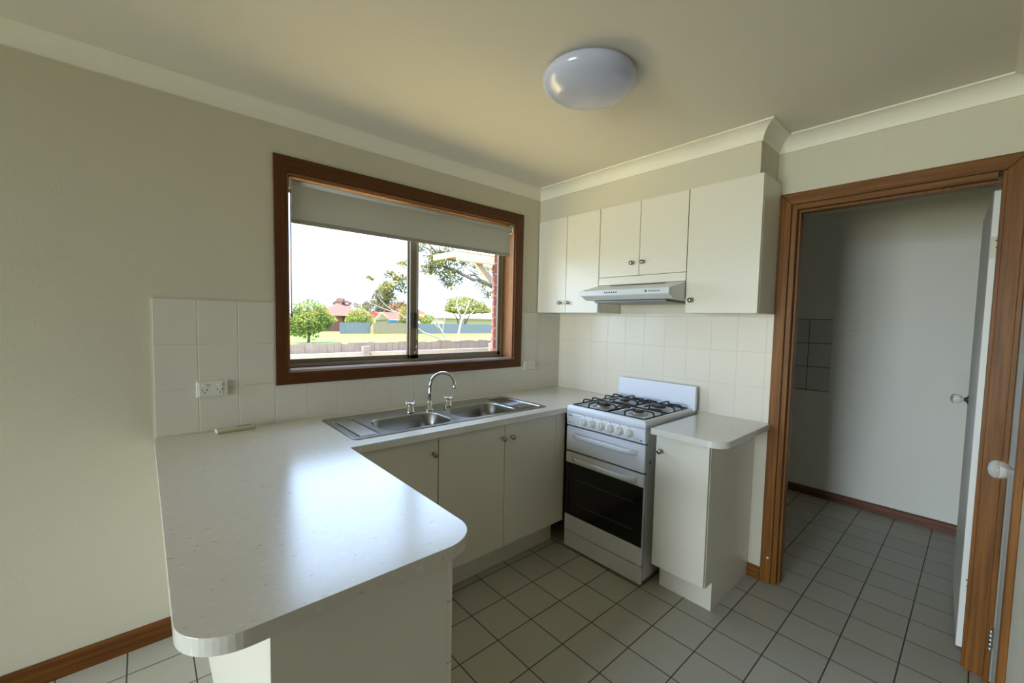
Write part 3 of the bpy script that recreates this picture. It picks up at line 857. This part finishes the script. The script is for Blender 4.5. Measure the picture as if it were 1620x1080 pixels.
obj('side_badge', lathe(B(), [(0, 0), (.012, 0), (.012, .0015), (0, .002)], (-.535, SYb+.004, .683), (0, -1, 0), 18), mat('badge_grey', (120, 124, 128), .4, .3), st)

# ------------------------------------------------------------------ range hood
hd = thing('range_hood', 'white slide-out style range hood mounted under the wall cupboard', 'range hood', (-.24, -.905, 1.575))
hy0, hy1 = -.597, -1.215
pr = [(-.010, 1.689), (-.262, 1.689), (-.448, 1.643), (-.450, 1.606), (-.405, 1.583), (-.010, 1.572)]
obj('shell', prism(B(), pr, 'y', hy0, hy1, .002, 2), M['hoodw'], hd)
obj('front_trim', prism(B(), [(-.4485, 1.641), (-.4525, 1.640), (-.4545, 1.609), (-.4505, 1.6065)], 'y', hy0+.018, hy1-.0, .001, 1), M['hoodw'], hd)
obj('vent_slot', prism(B(), [(-.300, 1.6808), (-.312, 1.6778), (-.312, 1.6792), (-.300, 1.6822)], 'y', -.72, -1.11), M['gap'], hd)
obj('filter', box(B(), -.385, -.06, hy0-.06, hy1+.05, 1.566, 1.581, .002), M['hoodf'], hd)
bm = B()
for i in range(6):
    lathe(bm, [(0, 0), (.0042, 0), (.0042, .002), (0, .0025)], (-.4535, -.788-i*.0165, 1.6255), (-1, 0, .06), 12)
obj('push_buttons', bm, M['gap'], hd)
on_front('Westinghouse', .0125, -1.125, 1.6255, x=-.4538, name='lettering', par=hd)
obj('round_mark', lathe(B(), [(.0045, 0), (.0065, 0), (.0065, .0008), (.0045, .0008)], (-.4535, -1.072, 1.6255), (-1, 0, .06), 18), M['ink'], hd)

# ------------------------------------------------------------------ ceiling light
cl = thing('ceiling_light', 'round white opal ceiling light, switched off', 'ceiling light', (-1.215, -1.245, 2.36))
obj('base_plate', lathe(B(), [(0, 0), (.150, 0), (.150, .02), (0, .02)], (-1.215, -1.245, ZC-.02), (0, 0, 1), 40), M['plastic'], cl)
prof = [(0, -.092)] + [(.188*math.sin(a), -.020-.072*math.cos(a)**.8) for a in [i*PI/2/14 for i in range(1, 14)]] + [(.188, -.016), (.182, -.008), (.150, -.006)]
obj('diffuser', lathe(B(), prof, (-1.215, -1.245, ZC), (0, 0, 1), 56), M['lamp'], cl)

# ------------------------------------------------------------------ outside the window
GZ = -.4
M['grass'] = mat('lawn', (90, 112, 14), .9, var=.3, vscale=1.5)
M['bark'] = mat('grey_bark', (84, 72, 66), .85, bump=.6, bscale=30, var=.2)
M['barkw'] = mat('pale_bark', (150, 142, 130), .8, var=.12, vscale=6)
M['pal'] = mat('weathered_paling', (112, 106, 106), .85, var=.34, vscale=9)
M['palb'] = mat('weathered_paling_blue', (78, 86, 92), .85, var=.22, vscale=4)
M['palt'] = mat('weathered_paling_tan', (104, 94, 72), .85, var=.2, vscale=4)
M['rail'] = mat('fence_rail', (138, 134, 130), .8, var=.1)
M['leaf_c'] = leaf_mat('citrus_leaf', (74, 94, 50), (150, 156, 80))
M['leaf_d'] = leaf_mat('dark_leaf', (82, 76, 72), (134, 128, 84))
M['leaf_g'] = leaf_mat('gum_leaf', (78, 82, 62), (138, 128, 74))
M['leaf_u'] = leaf_mat('spreading_tree_leaf', (86, 98, 62), (158, 154, 84))
M['roof'] = mat('terracotta_roof', (146, 50, 38), .8, var=.15, vscale=5)
M['cream_w'] = mat('cream_boards', (146, 132, 98), .8)
M['whitep'] = mat('white_beam_paint', (170, 165, 152), .6)
M['softim'] = mat('timber_soffit', (150, 92, 44), .7, var=.08)

def brick_mat():
    m, nt, out = new_mat('red_brick')
    p = N(nt, 'ShaderNodeBsdfPrincipled'); p.inputs['Roughness'].default_value = .9
    geo = N(nt, 'ShaderNodeNewGeometry'); sp = N(nt, 'ShaderNodeSeparateXYZ'); cb = N(nt, 'ShaderNodeCombineXYZ')
    nt.links.new(geo.outputs['Position'], sp.inputs[0])
    ad = N(nt, 'ShaderNodeMath', operation='ADD'); nt.links.new(sp.outputs[0], ad.inputs[0]); nt.links.new(sp.outputs[1], ad.inputs[1])
    nt.links.new(ad.outputs[0], cb.inputs[0]); nt.links.new(sp.outputs[2], cb.inputs[1])
    b = N(nt, 'ShaderNodeTexBrick'); b.inputs['Scale'].default_value = 1.0
    b.inputs['Brick Width'].default_value = .24; b.inputs['Row Height'].default_value = .086; b.inputs['Mortar Size'].default_value = .006
    b.inputs['Color1'].default_value = lin((118, 58, 50)); b.inputs['Color2'].default_value = lin((98, 48, 44)); b.inputs['Mortar'].default_value = lin((124, 112, 104))
    nt.links.new(cb.outputs[0], b.inputs['Vector']); nt.links.new(b.outputs[0], p.inputs['Base Color'])
    nt.links.new(p.outputs[0], out.inputs[0]); return m
M['brick'] = brick_mat()

gr = obj('lawn', box(B(), -60, 120, .3, 140, GZ-.3, GZ), M['grass'], loc=(0, 0, GZ)); tag(gr, kind='structure'); gr.name = 'ground_lawn'
gp3 = obj('ground_bounce_strip', box(B(), -8, 1.2, .3, 3.9, GZ, GZ+.03), mat('beige_bounce_ground', (226, 204, 140), .9, var=.08, vscale=3), loc=(0, 0, GZ)); tag(gp3, kind='structure')  # unseen beige strip added to bounce sunlight up to the kitchen ceiling
gp2 = obj('ground_side', box(B(), -60, XL-.35, -60, .3, GZ-.3, GZ), M['grass'], loc=(0, 0, GZ)); tag(gp2, kind='structure'); gp2.name = 'ground_side'

# our own brick skin round the window
bm = B()
for r in ((XL-.3, -2.06, GZ, 2.9), (-.475, 1.2, GZ, 2.9), (-2.06, -.475, GZ, 1.13), (-2.06, -.475, 2.19, 2.9)):
    box(bm, r[0], r[1], .17, .29, r[2], r[3])
struct('wall_outer_brick', bm, M['brick'])
struct('wall_wing_brick', box(B(), 1.23, 4.0, .29, 2.5, GZ, 2.34), M['brick'])
struct('roof_sun_block', box(B(), XL-2.2, 4.2, YB-.5, .55, 2.9, 3.0), M['roof'])  # unseen roof slab, overhang lengthened to keep sun out of the glass door
eav = thing('roof_eave', 'white eave beam with diagonal brace and orange timber lining outside the window', 'eave', (1.2, 2.5, 2.05))
obj('soffit', box(B(), .62, 4.1, 2.46, 3.1, 2.345, 2.365), M['softim'], eav)
obj('beam', box(B(), .60, 4.1, 2.44, 2.50, 2.235, 2.345, .004), M['whitep'], eav)
obj('fascia', box(B(), .60, .63, 2.50, 3.1, 2.29, 2.365), M['whitep'], eav)
bm = prism(B(), [(.90, 2.262), (1.0, 2.262), (1.228, 2.075), (1.228, 1.985), (1.19, 1.985)], 'y', 2.505, 2.56)
obj('brace', bm, M['whitep'], eav)
struct('roof_wing', box(B(), 1.3, 4.2, .56, 3.1, 2.64, 2.72), M['roof'])

def paling_fence(x0, x1, y, z0, z1, w, m, label, railz=None, posts=(), y1=None, vary=.012):
    t = thing('paling_fence', label, 'fence', ((x0+x1)/2, y, z0))
    bm = B(); x = x0; n = int((x1-x0)/w)
    for i in range(n):
        a = x0+i*w; yy = y + ((y1-y)*i/n if y1 is not None else 0)
        dz = random.uniform(-vary, vary)
        box(bm, a+.002, a+w-.004, yy+random.uniform(0, .006), yy+.02, z0, z1+dz)
    obj('palings', bm, m, t)
    if railz:
        for za, zb in railz: obj('rail', box(B(), x0, x1, y-.045, y-.001, za, zb, .004), M['rail'], t)
    for px, pz in posts: obj('post', box(B(), px-.055, px+.055, y-.12, y-.046, z0, pz, .006), M['pal'], t)
    return t
paling_fence(-8, 10, 4.0, GZ, 1.05, .10, M['pal'], 'low weathered timber paling fence just outside the kitchen window', [(.80, .905), (-.1, 0)], [(-2.5, 1.0), (-.07, 1.0), (2.35, 1.0), (4.8, 1.0)])
paling_fence(12.6, 15.9, 42.6, GZ-.1, .80, .25, M['palb'], 'grey-blue stretch of the far paling fence behind the lawn')
paling_fence(15.9, 20.9, 42, GZ-.1, .80, .25, M['palt'], 'tan stretch of the far paling fence below the red roofed shed')
paling_fence(20.9, 33.0, 41.5, GZ-.1, .78, .25, M['palb'], 'dark blue-grey stretch of the far paling fence behind the bare trees')

def crown(bm, c, rad, n, s, clus=1.0, flat=False, inner=.35):
    """many small leaves spread through an ellipsoid with lumpy outline"""
    lumps = [(Vector((random.gauss(0, 1), random.gauss(0, 1), random.gauss(0, 1))).normalized(), random.uniform(.72, 1.05)) for _ in range(16)]
    for _ in range(n):
        d = Vector((random.gauss(0, 1), random.gauss(0, 1), random.gauss(0, 1))).normalized()
        if flat and d.z < -.1: d.z *= .25
        best = max(lumps, key=lambda l: l[0].dot(d))
        k = (inner + (1-inner)*random.random()**.5) * (best[1] if clus else 1)
        p = Vector((c[0]+d.x*rad[0]*k, c[1]+d.y*rad[1]*k, c[2]+d.z*rad[2]*k))
        leaf(bm, p, s)
def leaf(bm, p, s):
    a = Vector((random.gauss(0, 1), random.gauss(0, 1), random.gauss(0, .8))).normalized()
    b = a.cross(Vector((random.gauss(0, 1), random.gauss(0, 1), random.gauss(0, 1)))).normalized()
    l = s*random.uniform(.7, 1.4); w_ = l*.45
    vs = [bm.verts.new(p+a*l*.5), bm.verts.new(p+b*w_*.5), bm.verts.new(p-a*l*.5), bm.verts.new(p-b*w_*.5)]
    bm.faces.new(vs)
def leafobj(name, bm, m, par):
    return obj(name, bm, m, par)
def trunk(bm, pts, r0, r1, k=4):
    P = smooth_path(pts, k); n = len(P)
    tube(bm, P, [r0+(r1-r0)*i/(n-1) for i in range(n)], 8)

# round citrus tree on the lawn
t = thing('citrus_tree', 'round leafy green citrus tree on the lawn at the left of the window view', 'tree', (5.7, 28, GZ))
bm = B(); trunk(bm, [(5.65, 28, GZ), (5.68, 28, .2), (5.6, 28, 1.0), (5.7, 28, 1.6)], .10, .05)
for dx, dy, dz in ((-.8, .2, 1.7), (.9, -.2, 1.5), (.1, .7, 2.1)): trunk(bm, [(5.62, 28, .5), (5.65+dx*.5, 28+dy*.5, dz*.6+.2), (5.65+dx, 28+dy, dz)], .06, .02)
obj('trunk', bm, M['bark'], t)
bm = B(); crown(bm, (5.75, 28, 1.25), (1.55, 1.5, 1.45), 5200, .15); crown(bm, (4.95, 28, .75), (.75, .8, .85), 1500, .15); crown(bm, (6.7, 28, 1.1), (.8, .8, .7), 1300, .15)
leafobj('crown', bm, M['leaf_c'], t)

# brick house on the left behind the citrus
t = thing('brick_house', 'red brick house with terracotta roof far behind the citrus tree', 'house', (16.4, 55, GZ))
obj('wall', box(B(), 13.0, 15.45, 50, 60, GZ, 1.6), M['brick'], t)
obj('side_wall', box(B(), 15.45, 18.9, 51, 60, GZ, 1.6), M['brick'], t)
bm = B(); r_ = bmesh.new()
v = [r_.verts.new(q) for q in ((12.2, 49.4, 1.5), (19.3, 49.4, 1.5), (19.3, 60.6, 1.5), (12.2, 60.6, 1.5), (16.6, 55, 3.1))]
for fc in ((0, 1, 4), (1, 2, 4), (2, 3, 4), (3, 0, 4), (3, 2, 1, 0)): r_.faces.new([v[i] for i in fc])
merge(bm, r_); obj('roof', bm, M['roof'], t)

t = thing('garden_shrub', 'bright green shrub rising over the far fence beside the brick house', 'shrub', (15.9, 46, GZ))
bm = B(); trunk(bm, [(15.9, 46, GZ), (15.9, 46, 1.2)], .09, .05); obj('trunk', bm, M['bark'], t)
bm = B(); crown(bm, (15.9, 46, 1.05), (1.8, 1.4, 1.35), 3600, .19); leafobj('crown', bm, M['leaf_c'], t)

t = thing('distant_tree', 'small reddish gum tree above the brick house roof', 'tree', (23, 72, GZ))
bm = B(); trunk(bm, [(22.9, 72, GZ), (23, 72, 2.0), (22.9, 72, 3.8)], .16, .07); obj('trunk', bm, M['bark'], t)
bm = B()
for c, rr in (((22.7, 72, 4.2), (.9, .8, .55)), ((23.7, 72, 3.7), (1.0, .8, .5)), ((22.0, 72, 3.6), (.8, .7, .5)), ((25.7, 73, 3.4), (1.1, .8, .6)), ((23.2, 72, 3.0), (1.3, .8, .7))): crown(bm, c, rr, 420, .24)
leafobj('crown', bm, leaf_mat('reddish_leaf', (110, 74, 66), (156, 112, 84)), t)

t = thing('distant_tree', 'dense grey-brown tree behind the red roofed shed', 'tree', (25, 62, GZ))
bm = B(); trunk(bm, [(25, 62, GZ), (25, 62, 2.5), (25.4, 62, 5)], .3, .1); obj('trunk', bm, M['bark'], t)
bm = B()
for c, rr, n in (((24.2, 62, 2.6), (2.6, 2, 1.9), 3200), ((25.6, 62, 4.6), (1.9, 1.6, 1.9), 2600), ((27.0, 62, 3.2), (1.5, 1.5, 1.9), 1600)): crown(bm, c, rr, n, .27)
leafobj('crown', bm, M['leaf_d'], t)

t = thing('garden_shed', 'cream shed with bright red tiled roof behind the far fence', 'shed', (23.4, 52.5, GZ))
obj('wall', box(B(), 20.4, 26.0, 51.9, 55, GZ, 1.25), M['cream_w'], t)
tt = bmesh.new()
obj('gable', prism(B(), [(20.0, 1.0), (21.06, 2.0), (22.1, 1.15)], 'y', 51.7, 51.9), M['cream_w'], t)
bm = B(); r_ = bmesh.new()
v = [r_.verts.new(p) for p in ((22.15, 51.6, 1.16), (27.5, 51.6, 1.22), (27.5, 54.0, 2.10), (21.05, 54.0, 2.16), (20.0, 56.4, 1.16), (27.5, 56.4, 1.16))]
for fc in ((0, 1, 2, 3), (3, 2, 5, 4), (0, 3, 4), (0, 4, 5, 1), (1, 5, 2)): r_.faces.new([v[i] for i in fc])
merge(bm, r_); obj('roof', bm, M['roof'], t)
bm = B(); box(bm, 22.1, 27.5, 51.45, 51.6, 1.02, 1.18)
tube(bm, [(21.06, 51.6, 2.08), (22.15, 51.55, 1.14)], .06, 6); tube(bm, [(21.06, 51.6, 2.08), (19.9, 51.55, 1.0)], .06, 6)
obj('fascia', bm, M['whitep'], t)
tag(obj('blue_tarp', box(B(), 20.9, 22.0, 49.0, 49.5, GZ, 1.12, .05), mat('blue_cover', (44, 78, 98), .6)), 'small blue cover showing over the fence below the shed gable', 'cover')

t = thing('utility_pole', 'thin grey pole standing behind the brick house', 'pole', (17.2, 62, GZ))
obj('shaft', tube(B(), [(17.2, 62, GZ), (17.2, 62, 5.35)], [.12, .08], 8), M['rail'], t)

t = thing('neighbour_house', 'pale low house with white fascia behind the spreading tree', 'house', (40, 61, GZ))
obj('wall', box(B(), 35.5, 58, 60, 68, GZ, 1.55), M['cream_w'], t)
obj('fascia', box(B(), 35.2, 58, 59.3, 59.5, 1.50, 1.72), M['whitep'], t)
obj('roof', prism(B(), [(59.4, 1.72), (68.5, 1.72), (64, 2.45)], 'x', 35.2, 58), mat('pale_roof', (196, 160, 138), .8), t)
t = thing('neighbour_house', 'red hipped roof end showing between the bare trees', 'house', (32, 76, GZ))
obj('wall', box(B(), 33.6, 39.0, 77, 84, GZ, 2.4), M['brick'], t)
bm = B(); r_ = bmesh.new()
v = [r_.verts.new(p) for p in ((33.0, 76.5, 2.2), (42.5, 76.5, 2.2), (42.5, 86, 2.2), (33.0, 86, 2.2), (38.0, 81, 4.9))]
for fc in ((0, 1, 4), (1, 2, 4), (2, 3, 4), (3, 0, 4), (3, 2, 1, 0)): r_.faces.new([v[i] for i in fc])
merge(bm, r_); obj('roof', bm, M['roof'], t)

t = thing('spreading_tree', 'wide dome-shaped yellow-green tree on thin stems behind the far fence', 'tree', (22, 44, GZ))
K = 46.4/36.4
def sc(x, z): return (-2.57+(x+2.57)*K, 44, 1.444+(z-1.444)*K)
bm = B()
for pts in ([(22.0, GZ), (21.9, 1.2), (21.2, 2.6)], [(22.1, GZ), (22.3, 1.3), (22.4, 3.0)], [(22.2, GZ), (22.6, 1.4), (23.7, 2.7)], [(21.6, GZ), (21.4, 1.3), (20.6, 2.4)]):
    P = [sc(a, b) for a, b in pts]; P[0] = (P[0][0], 44, GZ); trunk(bm, P, .12, .05)
obj('trunk', bm, M['bark'], t)
bm = B(); a_ = sc(22.1, 2.35); crown(bm, a_, (3.6, 2.4, 2.15), 7500, .24, flat=True, inner=.5)
a_ = sc(24.3, 2.3); crown(bm, a_, (2.0, 1.6, 1.3), 2200, .24, flat=True, inner=.5)
leafobj('crown', bm, M['leaf_u'], t)

t = thing('garden_shrub', 'yellow-green bush left of the bare stems over the fence', 'shrub', (20.6, 43, GZ))
bm = B(); trunk(bm, [(20.6, 43.6, GZ), (20.6, 43.6, 1.2)], .09, .04); obj('trunk', bm, M['bark'], t)
bm = B(); crown(bm, (20.9, 43.6, 1.7), (1.5, 1.0, 1.5), 2400, .2); crown(bm, (23.2, 43.6, 1.3), (1.2, 1.0, .7), 900, .2); leafobj('crown', bm, M['leaf_c'], t)

# bare pale-barked trees just beyond the near fence
def bare(label, paths, loc):
    t = thing('bare_tree', label, 'tree', loc, 'bare pale trees beyond the near fence')
    bm = B(); trunk(bm, paths[0][0], paths[0][1], paths[0][2]); obj('trunk', bm, M['barkw'], t)
    for pts, a, b in paths[1:]:
        bm = B(); trunk(bm, pts, a, b); obj('branch', bm, M['barkw'], t)
Y7 = 7
def p7(l, y=Y7): return [(x, y, z) for x, z in l]
bare('leaning bare tree with pale forked stems just beyond the near fence', [
    (p7([(3.42, GZ), (3.36, .5), (3.256, .893), (3.085, 1.176), (2.877, 1.557), (2.756, 1.703), (2.676, 1.857)]), .034, .010),
    (p7([(3.08, 1.185), (2.93, 1.28), (2.799, 1.44), (2.70, 1.62)]), .016, .006),
    (p7([(3.15, 1.08), (3.168, 1.212), (3.207, 1.43), (3.26, 1.55)]), .013, .005),
    (p7([(3.37, .45), (3.089, .896), (2.843, 1.006), (2.625, 1.069), (2.422, 1.208), (2.15, 1.42), (1.922, 1.551), (1.804, 1.602), (1.66, 1.693), (1.505, 1.835), (1.42, 1.98)]), .026, .006),
    (p7([(1.922, 1.551), (1.7, 1.60), (1.5, 1.66), (1.3, 1.745), (1.15, 1.86)]), .012, .004),
    (p7([(2.72, 1.75), (2.78, 2.0), (2.74, 2.25), (2.60, 2.45), (2.50, 2.7)], 7.05), .012, .005),
    (p7([(2.76, 2.0), (2.62, 2.12), (2.42, 2.3)], 7.03), .008, .004)], (3.5, 7, GZ))
bare('upright bare tree with a white curved stem beyond the near fence', [
    (p7([(3.68, GZ), (3.64, .4), (3.623, .897), (3.664, 1.14), (3.737, 1.458), (3.66, 1.58), (3.611, 1.679), (3.58, 1.85), (3.606, 2.011)]), .038, .012),
    (p7([(3.737, 1.44), (3.80, 1.55), (3.858, 1.63), (3.923, 1.802), (3.99, 1.95)]), .018, .006),
    (p7([(3.74, 1.40), (3.90, 1.52), (4.06, 1.60), (4.2, 1.75)]), .012, .005)], (3.6, 7, GZ))

# big gum tree, its limbs reaching in from the right
t = thing('gum_tree', 'large gum tree with thick arching limbs reaching in from the right', 'tree', (11.5, 12.5, GZ))
def p12(l, y=12): return [(x, y, z) for x, z in l]
bm = B(); trunk(bm, [(11.6, 12.6, GZ), (11.3, 12.5, 1.0), (10.4, 12.3, 2.1), (9.4, 12.1, 2.65), (8.596, 12, 2.916)], .28, .13)
obj('trunk', bm, M['bark'], t)
limbs = [([(8.65, 2.90), (8.159, 3.092), (7.974, 3.15), (7.545, 3.057), (7.264, 3.134), (6.853, 3.352), (6.392, 3.501), (6.072, 3.658), (5.822, 3.871), (5.516, 4.178), (5.3, 4.5)], .105, .03),
    ([(7.90, 3.18), (7.862, 3.302), (7.6, 3.25), (7.401, 3.261), (7.15, 3.2), (6.925, 3.021), (6.7, 2.85), (6.468, 2.624)], .045, .012),
    ([(8.62, 2.95), (8.61, 3.158), (8.378, 3.348), (8.1, 3.32), (7.862, 3.302)], .06, .03),
    ([(7.862, 3.302), (7.7, 3.45), (7.45, 3.5), (7.263, 3.42), (7.0, 3.30)], .03, .014),
    ([(8.378, 3.348), (8.3, 3.6), (8.0, 3.9), (7.7, 4.3)], .035, .012),
    ([(6.392, 3.501), (6.25, 3.8), (6.13, 4.044), (5.941, 4.235), (5.85, 4.5)], .03, .012),
    ([(6.853, 3.352), (6.6, 3.28), (6.3, 3.25), (5.9, 3.2), (5.5, 3.3)], .022, .008),
    ([(6.07, 3.658), (5.7, 3.62), (5.3, 3.5), (4.9, 3.45)], .02, .007),
    ([(7.749, 3.553), (7.5, 3.8), (7.1, 4.0), (6.8, 4.3)], .02, .01),
    ([(5.5, 3.3), (4.9, 3.0), (4.5, 2.75), (4.2, 2.3)], .012, .005)]
for pts, a, b in limbs:
    bm = B(); trunk(bm, [(x, 12+.25*math.sin(i*1.3), z) for i, (x, z) in enumerate(pts)], a, b); obj('limb', bm, M['bark'], t)
bm = B()
cl_ = [(5.70, 3.62, .38, 210), (6.32, 3.82, .40, 230), (5.55, 3.28, .34, 170), (6.2, 3.07, .38, 190), (6.78, 3.35, .40, 200), (5.31, 4.15, .34, 120), (6.38, 4.02, .40, 200), (6.40, 2.76, .32, 120),
       (7.93, 3.57, .40, 130), (8.05, 2.82, .30, 90), (6.91, 3.92, .44, 240), (4.6, 3.42, .26, 80), (7.35, 3.75, .34, 110), (6.0, 3.45, .4, 180), (7.0, 3.0, .3, 70), (5.9, 4.0, .4, 150),
       (4.31, 2.81, .34, 190), (3.87, 2.45, .30, 170), (4.09, 2.23, .26, 110), (3.94, 2.97, .24, 70), (3.3, 2.76, .12, 24), (3.12, 2.78, .10, 16), (4.45, 1.9, .22, 60), (4.45, 2.5, .25, 80), (8.5, 3.6, .35, 110), (8.7, 2.5, .3, 120), (4.1, 2.6, .3, 120)]
for x, z, rr, n in cl_:
    crown(bm, (x, 12+random.uniform(-.3, .3), z), (rr*1.3, rr, rr*.85), int(n*1.9), .105, inner=.1)
leafobj('foliage', bm, M['leaf_g'], t)


# ------------------------------------------------------------------ camera
cam_d = bpy.data.cameras.new('camera'); cam = bpy.data.objects.new('camera', cam_d); COL.objects.link(cam)
f_px, ppx, ppy = 661.487, 18.5968, 5.3267
cam_d.sensor_fit = 'HORIZONTAL'; cam_d.sensor_width = 36; cam_d.lens = f_px/1620*36
cam_d.shift_x = -ppx/1620; cam_d.shift_y = ppy/1620
cam_d.clip_start = .02; cam_d.clip_end = 500
yaw, pit, rol = (math.radians(v) for v in (42.4409, -3.3668, 1.2812))
f = Vector((math.sin(yaw)*math.cos(pit), math.cos(yaw)*math.cos(pit), math.sin(pit)))
r = Vector((math.cos(yaw), -math.sin(yaw), 0)); u = r.cross(f)
r2 = r*math.cos(rol)+u*math.sin(rol); u2 = -r*math.sin(rol)+u*math.cos(rol)
cam.matrix_world = Matrix(((r2.x, u2.x, -f.x, -2.5747), (r2.y, u2.y, -f.y, -2.3753), (r2.z, u2.z, -f.z, 1.4437), (0, 0, 0, 1)))
scn.camera = cam

# ------------------------------------------------------------------ light
w = bpy.data.worlds.new('sky'); scn.world = w; w.use_nodes = True
nt = w.node_tree; nt.nodes.clear()
out = nt.nodes.new('ShaderNodeOutputWorld'); bg = nt.nodes.new('ShaderNodeBackground')
sky = nt.nodes.new('ShaderNodeTexSky'); sky.sky_type = 'HOSEK_WILKIE'; sky.turbidity = 6; sky.ground_albedo = .3
sky.sun_direction = Vector((-.38, -.16, .9)).normalized()
mixw = nt.nodes.new('ShaderNodeMix'); mixw.data_type = 'RGBA'; mixw.inputs[0].default_value = .75
mixw.inputs[7].default_value = (.52, .71, 1.0, 1)
nt.links.new(sky.outputs[0], mixw.inputs[6]); nt.links.new(mixw.outputs[2], bg.inputs[0])
bg.inputs[1].default_value = 8.6
nt.links.new(bg.outputs[0], out.inputs[0])
sd = bpy.data.lights.new('sun', 'SUN'); sd.energy = 24; sd.angle = .009; sd.color = (1, .93, .80)
so = bpy.data.objects.new('sun', sd); COL.objects.link(so)
so.rotation_euler = Vector((-.38, -.16, .9)).to_track_quat('Z', 'Y').to_euler()
def area(name, loc, rot, sx, sy, e, col):
    d = bpy.data.lights.new(name, 'AREA'); d.shape = 'RECTANGLE'; d.size = sx; d.size_y = sy; d.energy = e; d.color = col
    o = bpy.data.objects.new(name, d); COL.objects.link(o); o.location = loc; o.rotation_euler = rot; return o
# daylight through the living room's glass door
a1 = area('daylight_glass_door', (XL-.13, (GY0+GY1)/2, 1.3), (0, -PI/2+math.radians(13), 0), 1.6, 2.2, 58, (.66, .82, 1.0)); a1.data.spread = math.radians(70)
a2 = area('lawn_bounce_glass_door', (XL-.13, (GY0+GY1)/2, .6), (0, -PI/2-math.radians(14), 0), 1.0, 2.2, 34, (1.0, .84, .42)); a2.data.spread = math.radians(110)

scn.view_settings.view_transform = 'Standard'; scn.view_settings.look = 'None'
scn.view_settings.exposure = 0.03; scn.view_settings.gamma = 1.0
try: scn.view_settings.use_curve_mapping = False
except Exception: pass
scn.cycles.max_bounces = 10; scn.cycles.diffuse_bounces = 6; scn.cycles.glossy_bounces = 5
scn.cycles.transparent_max_bounces = 12; scn.cycles.sample_clamp_indirect = 6
scn.cycles.use_denoising = True
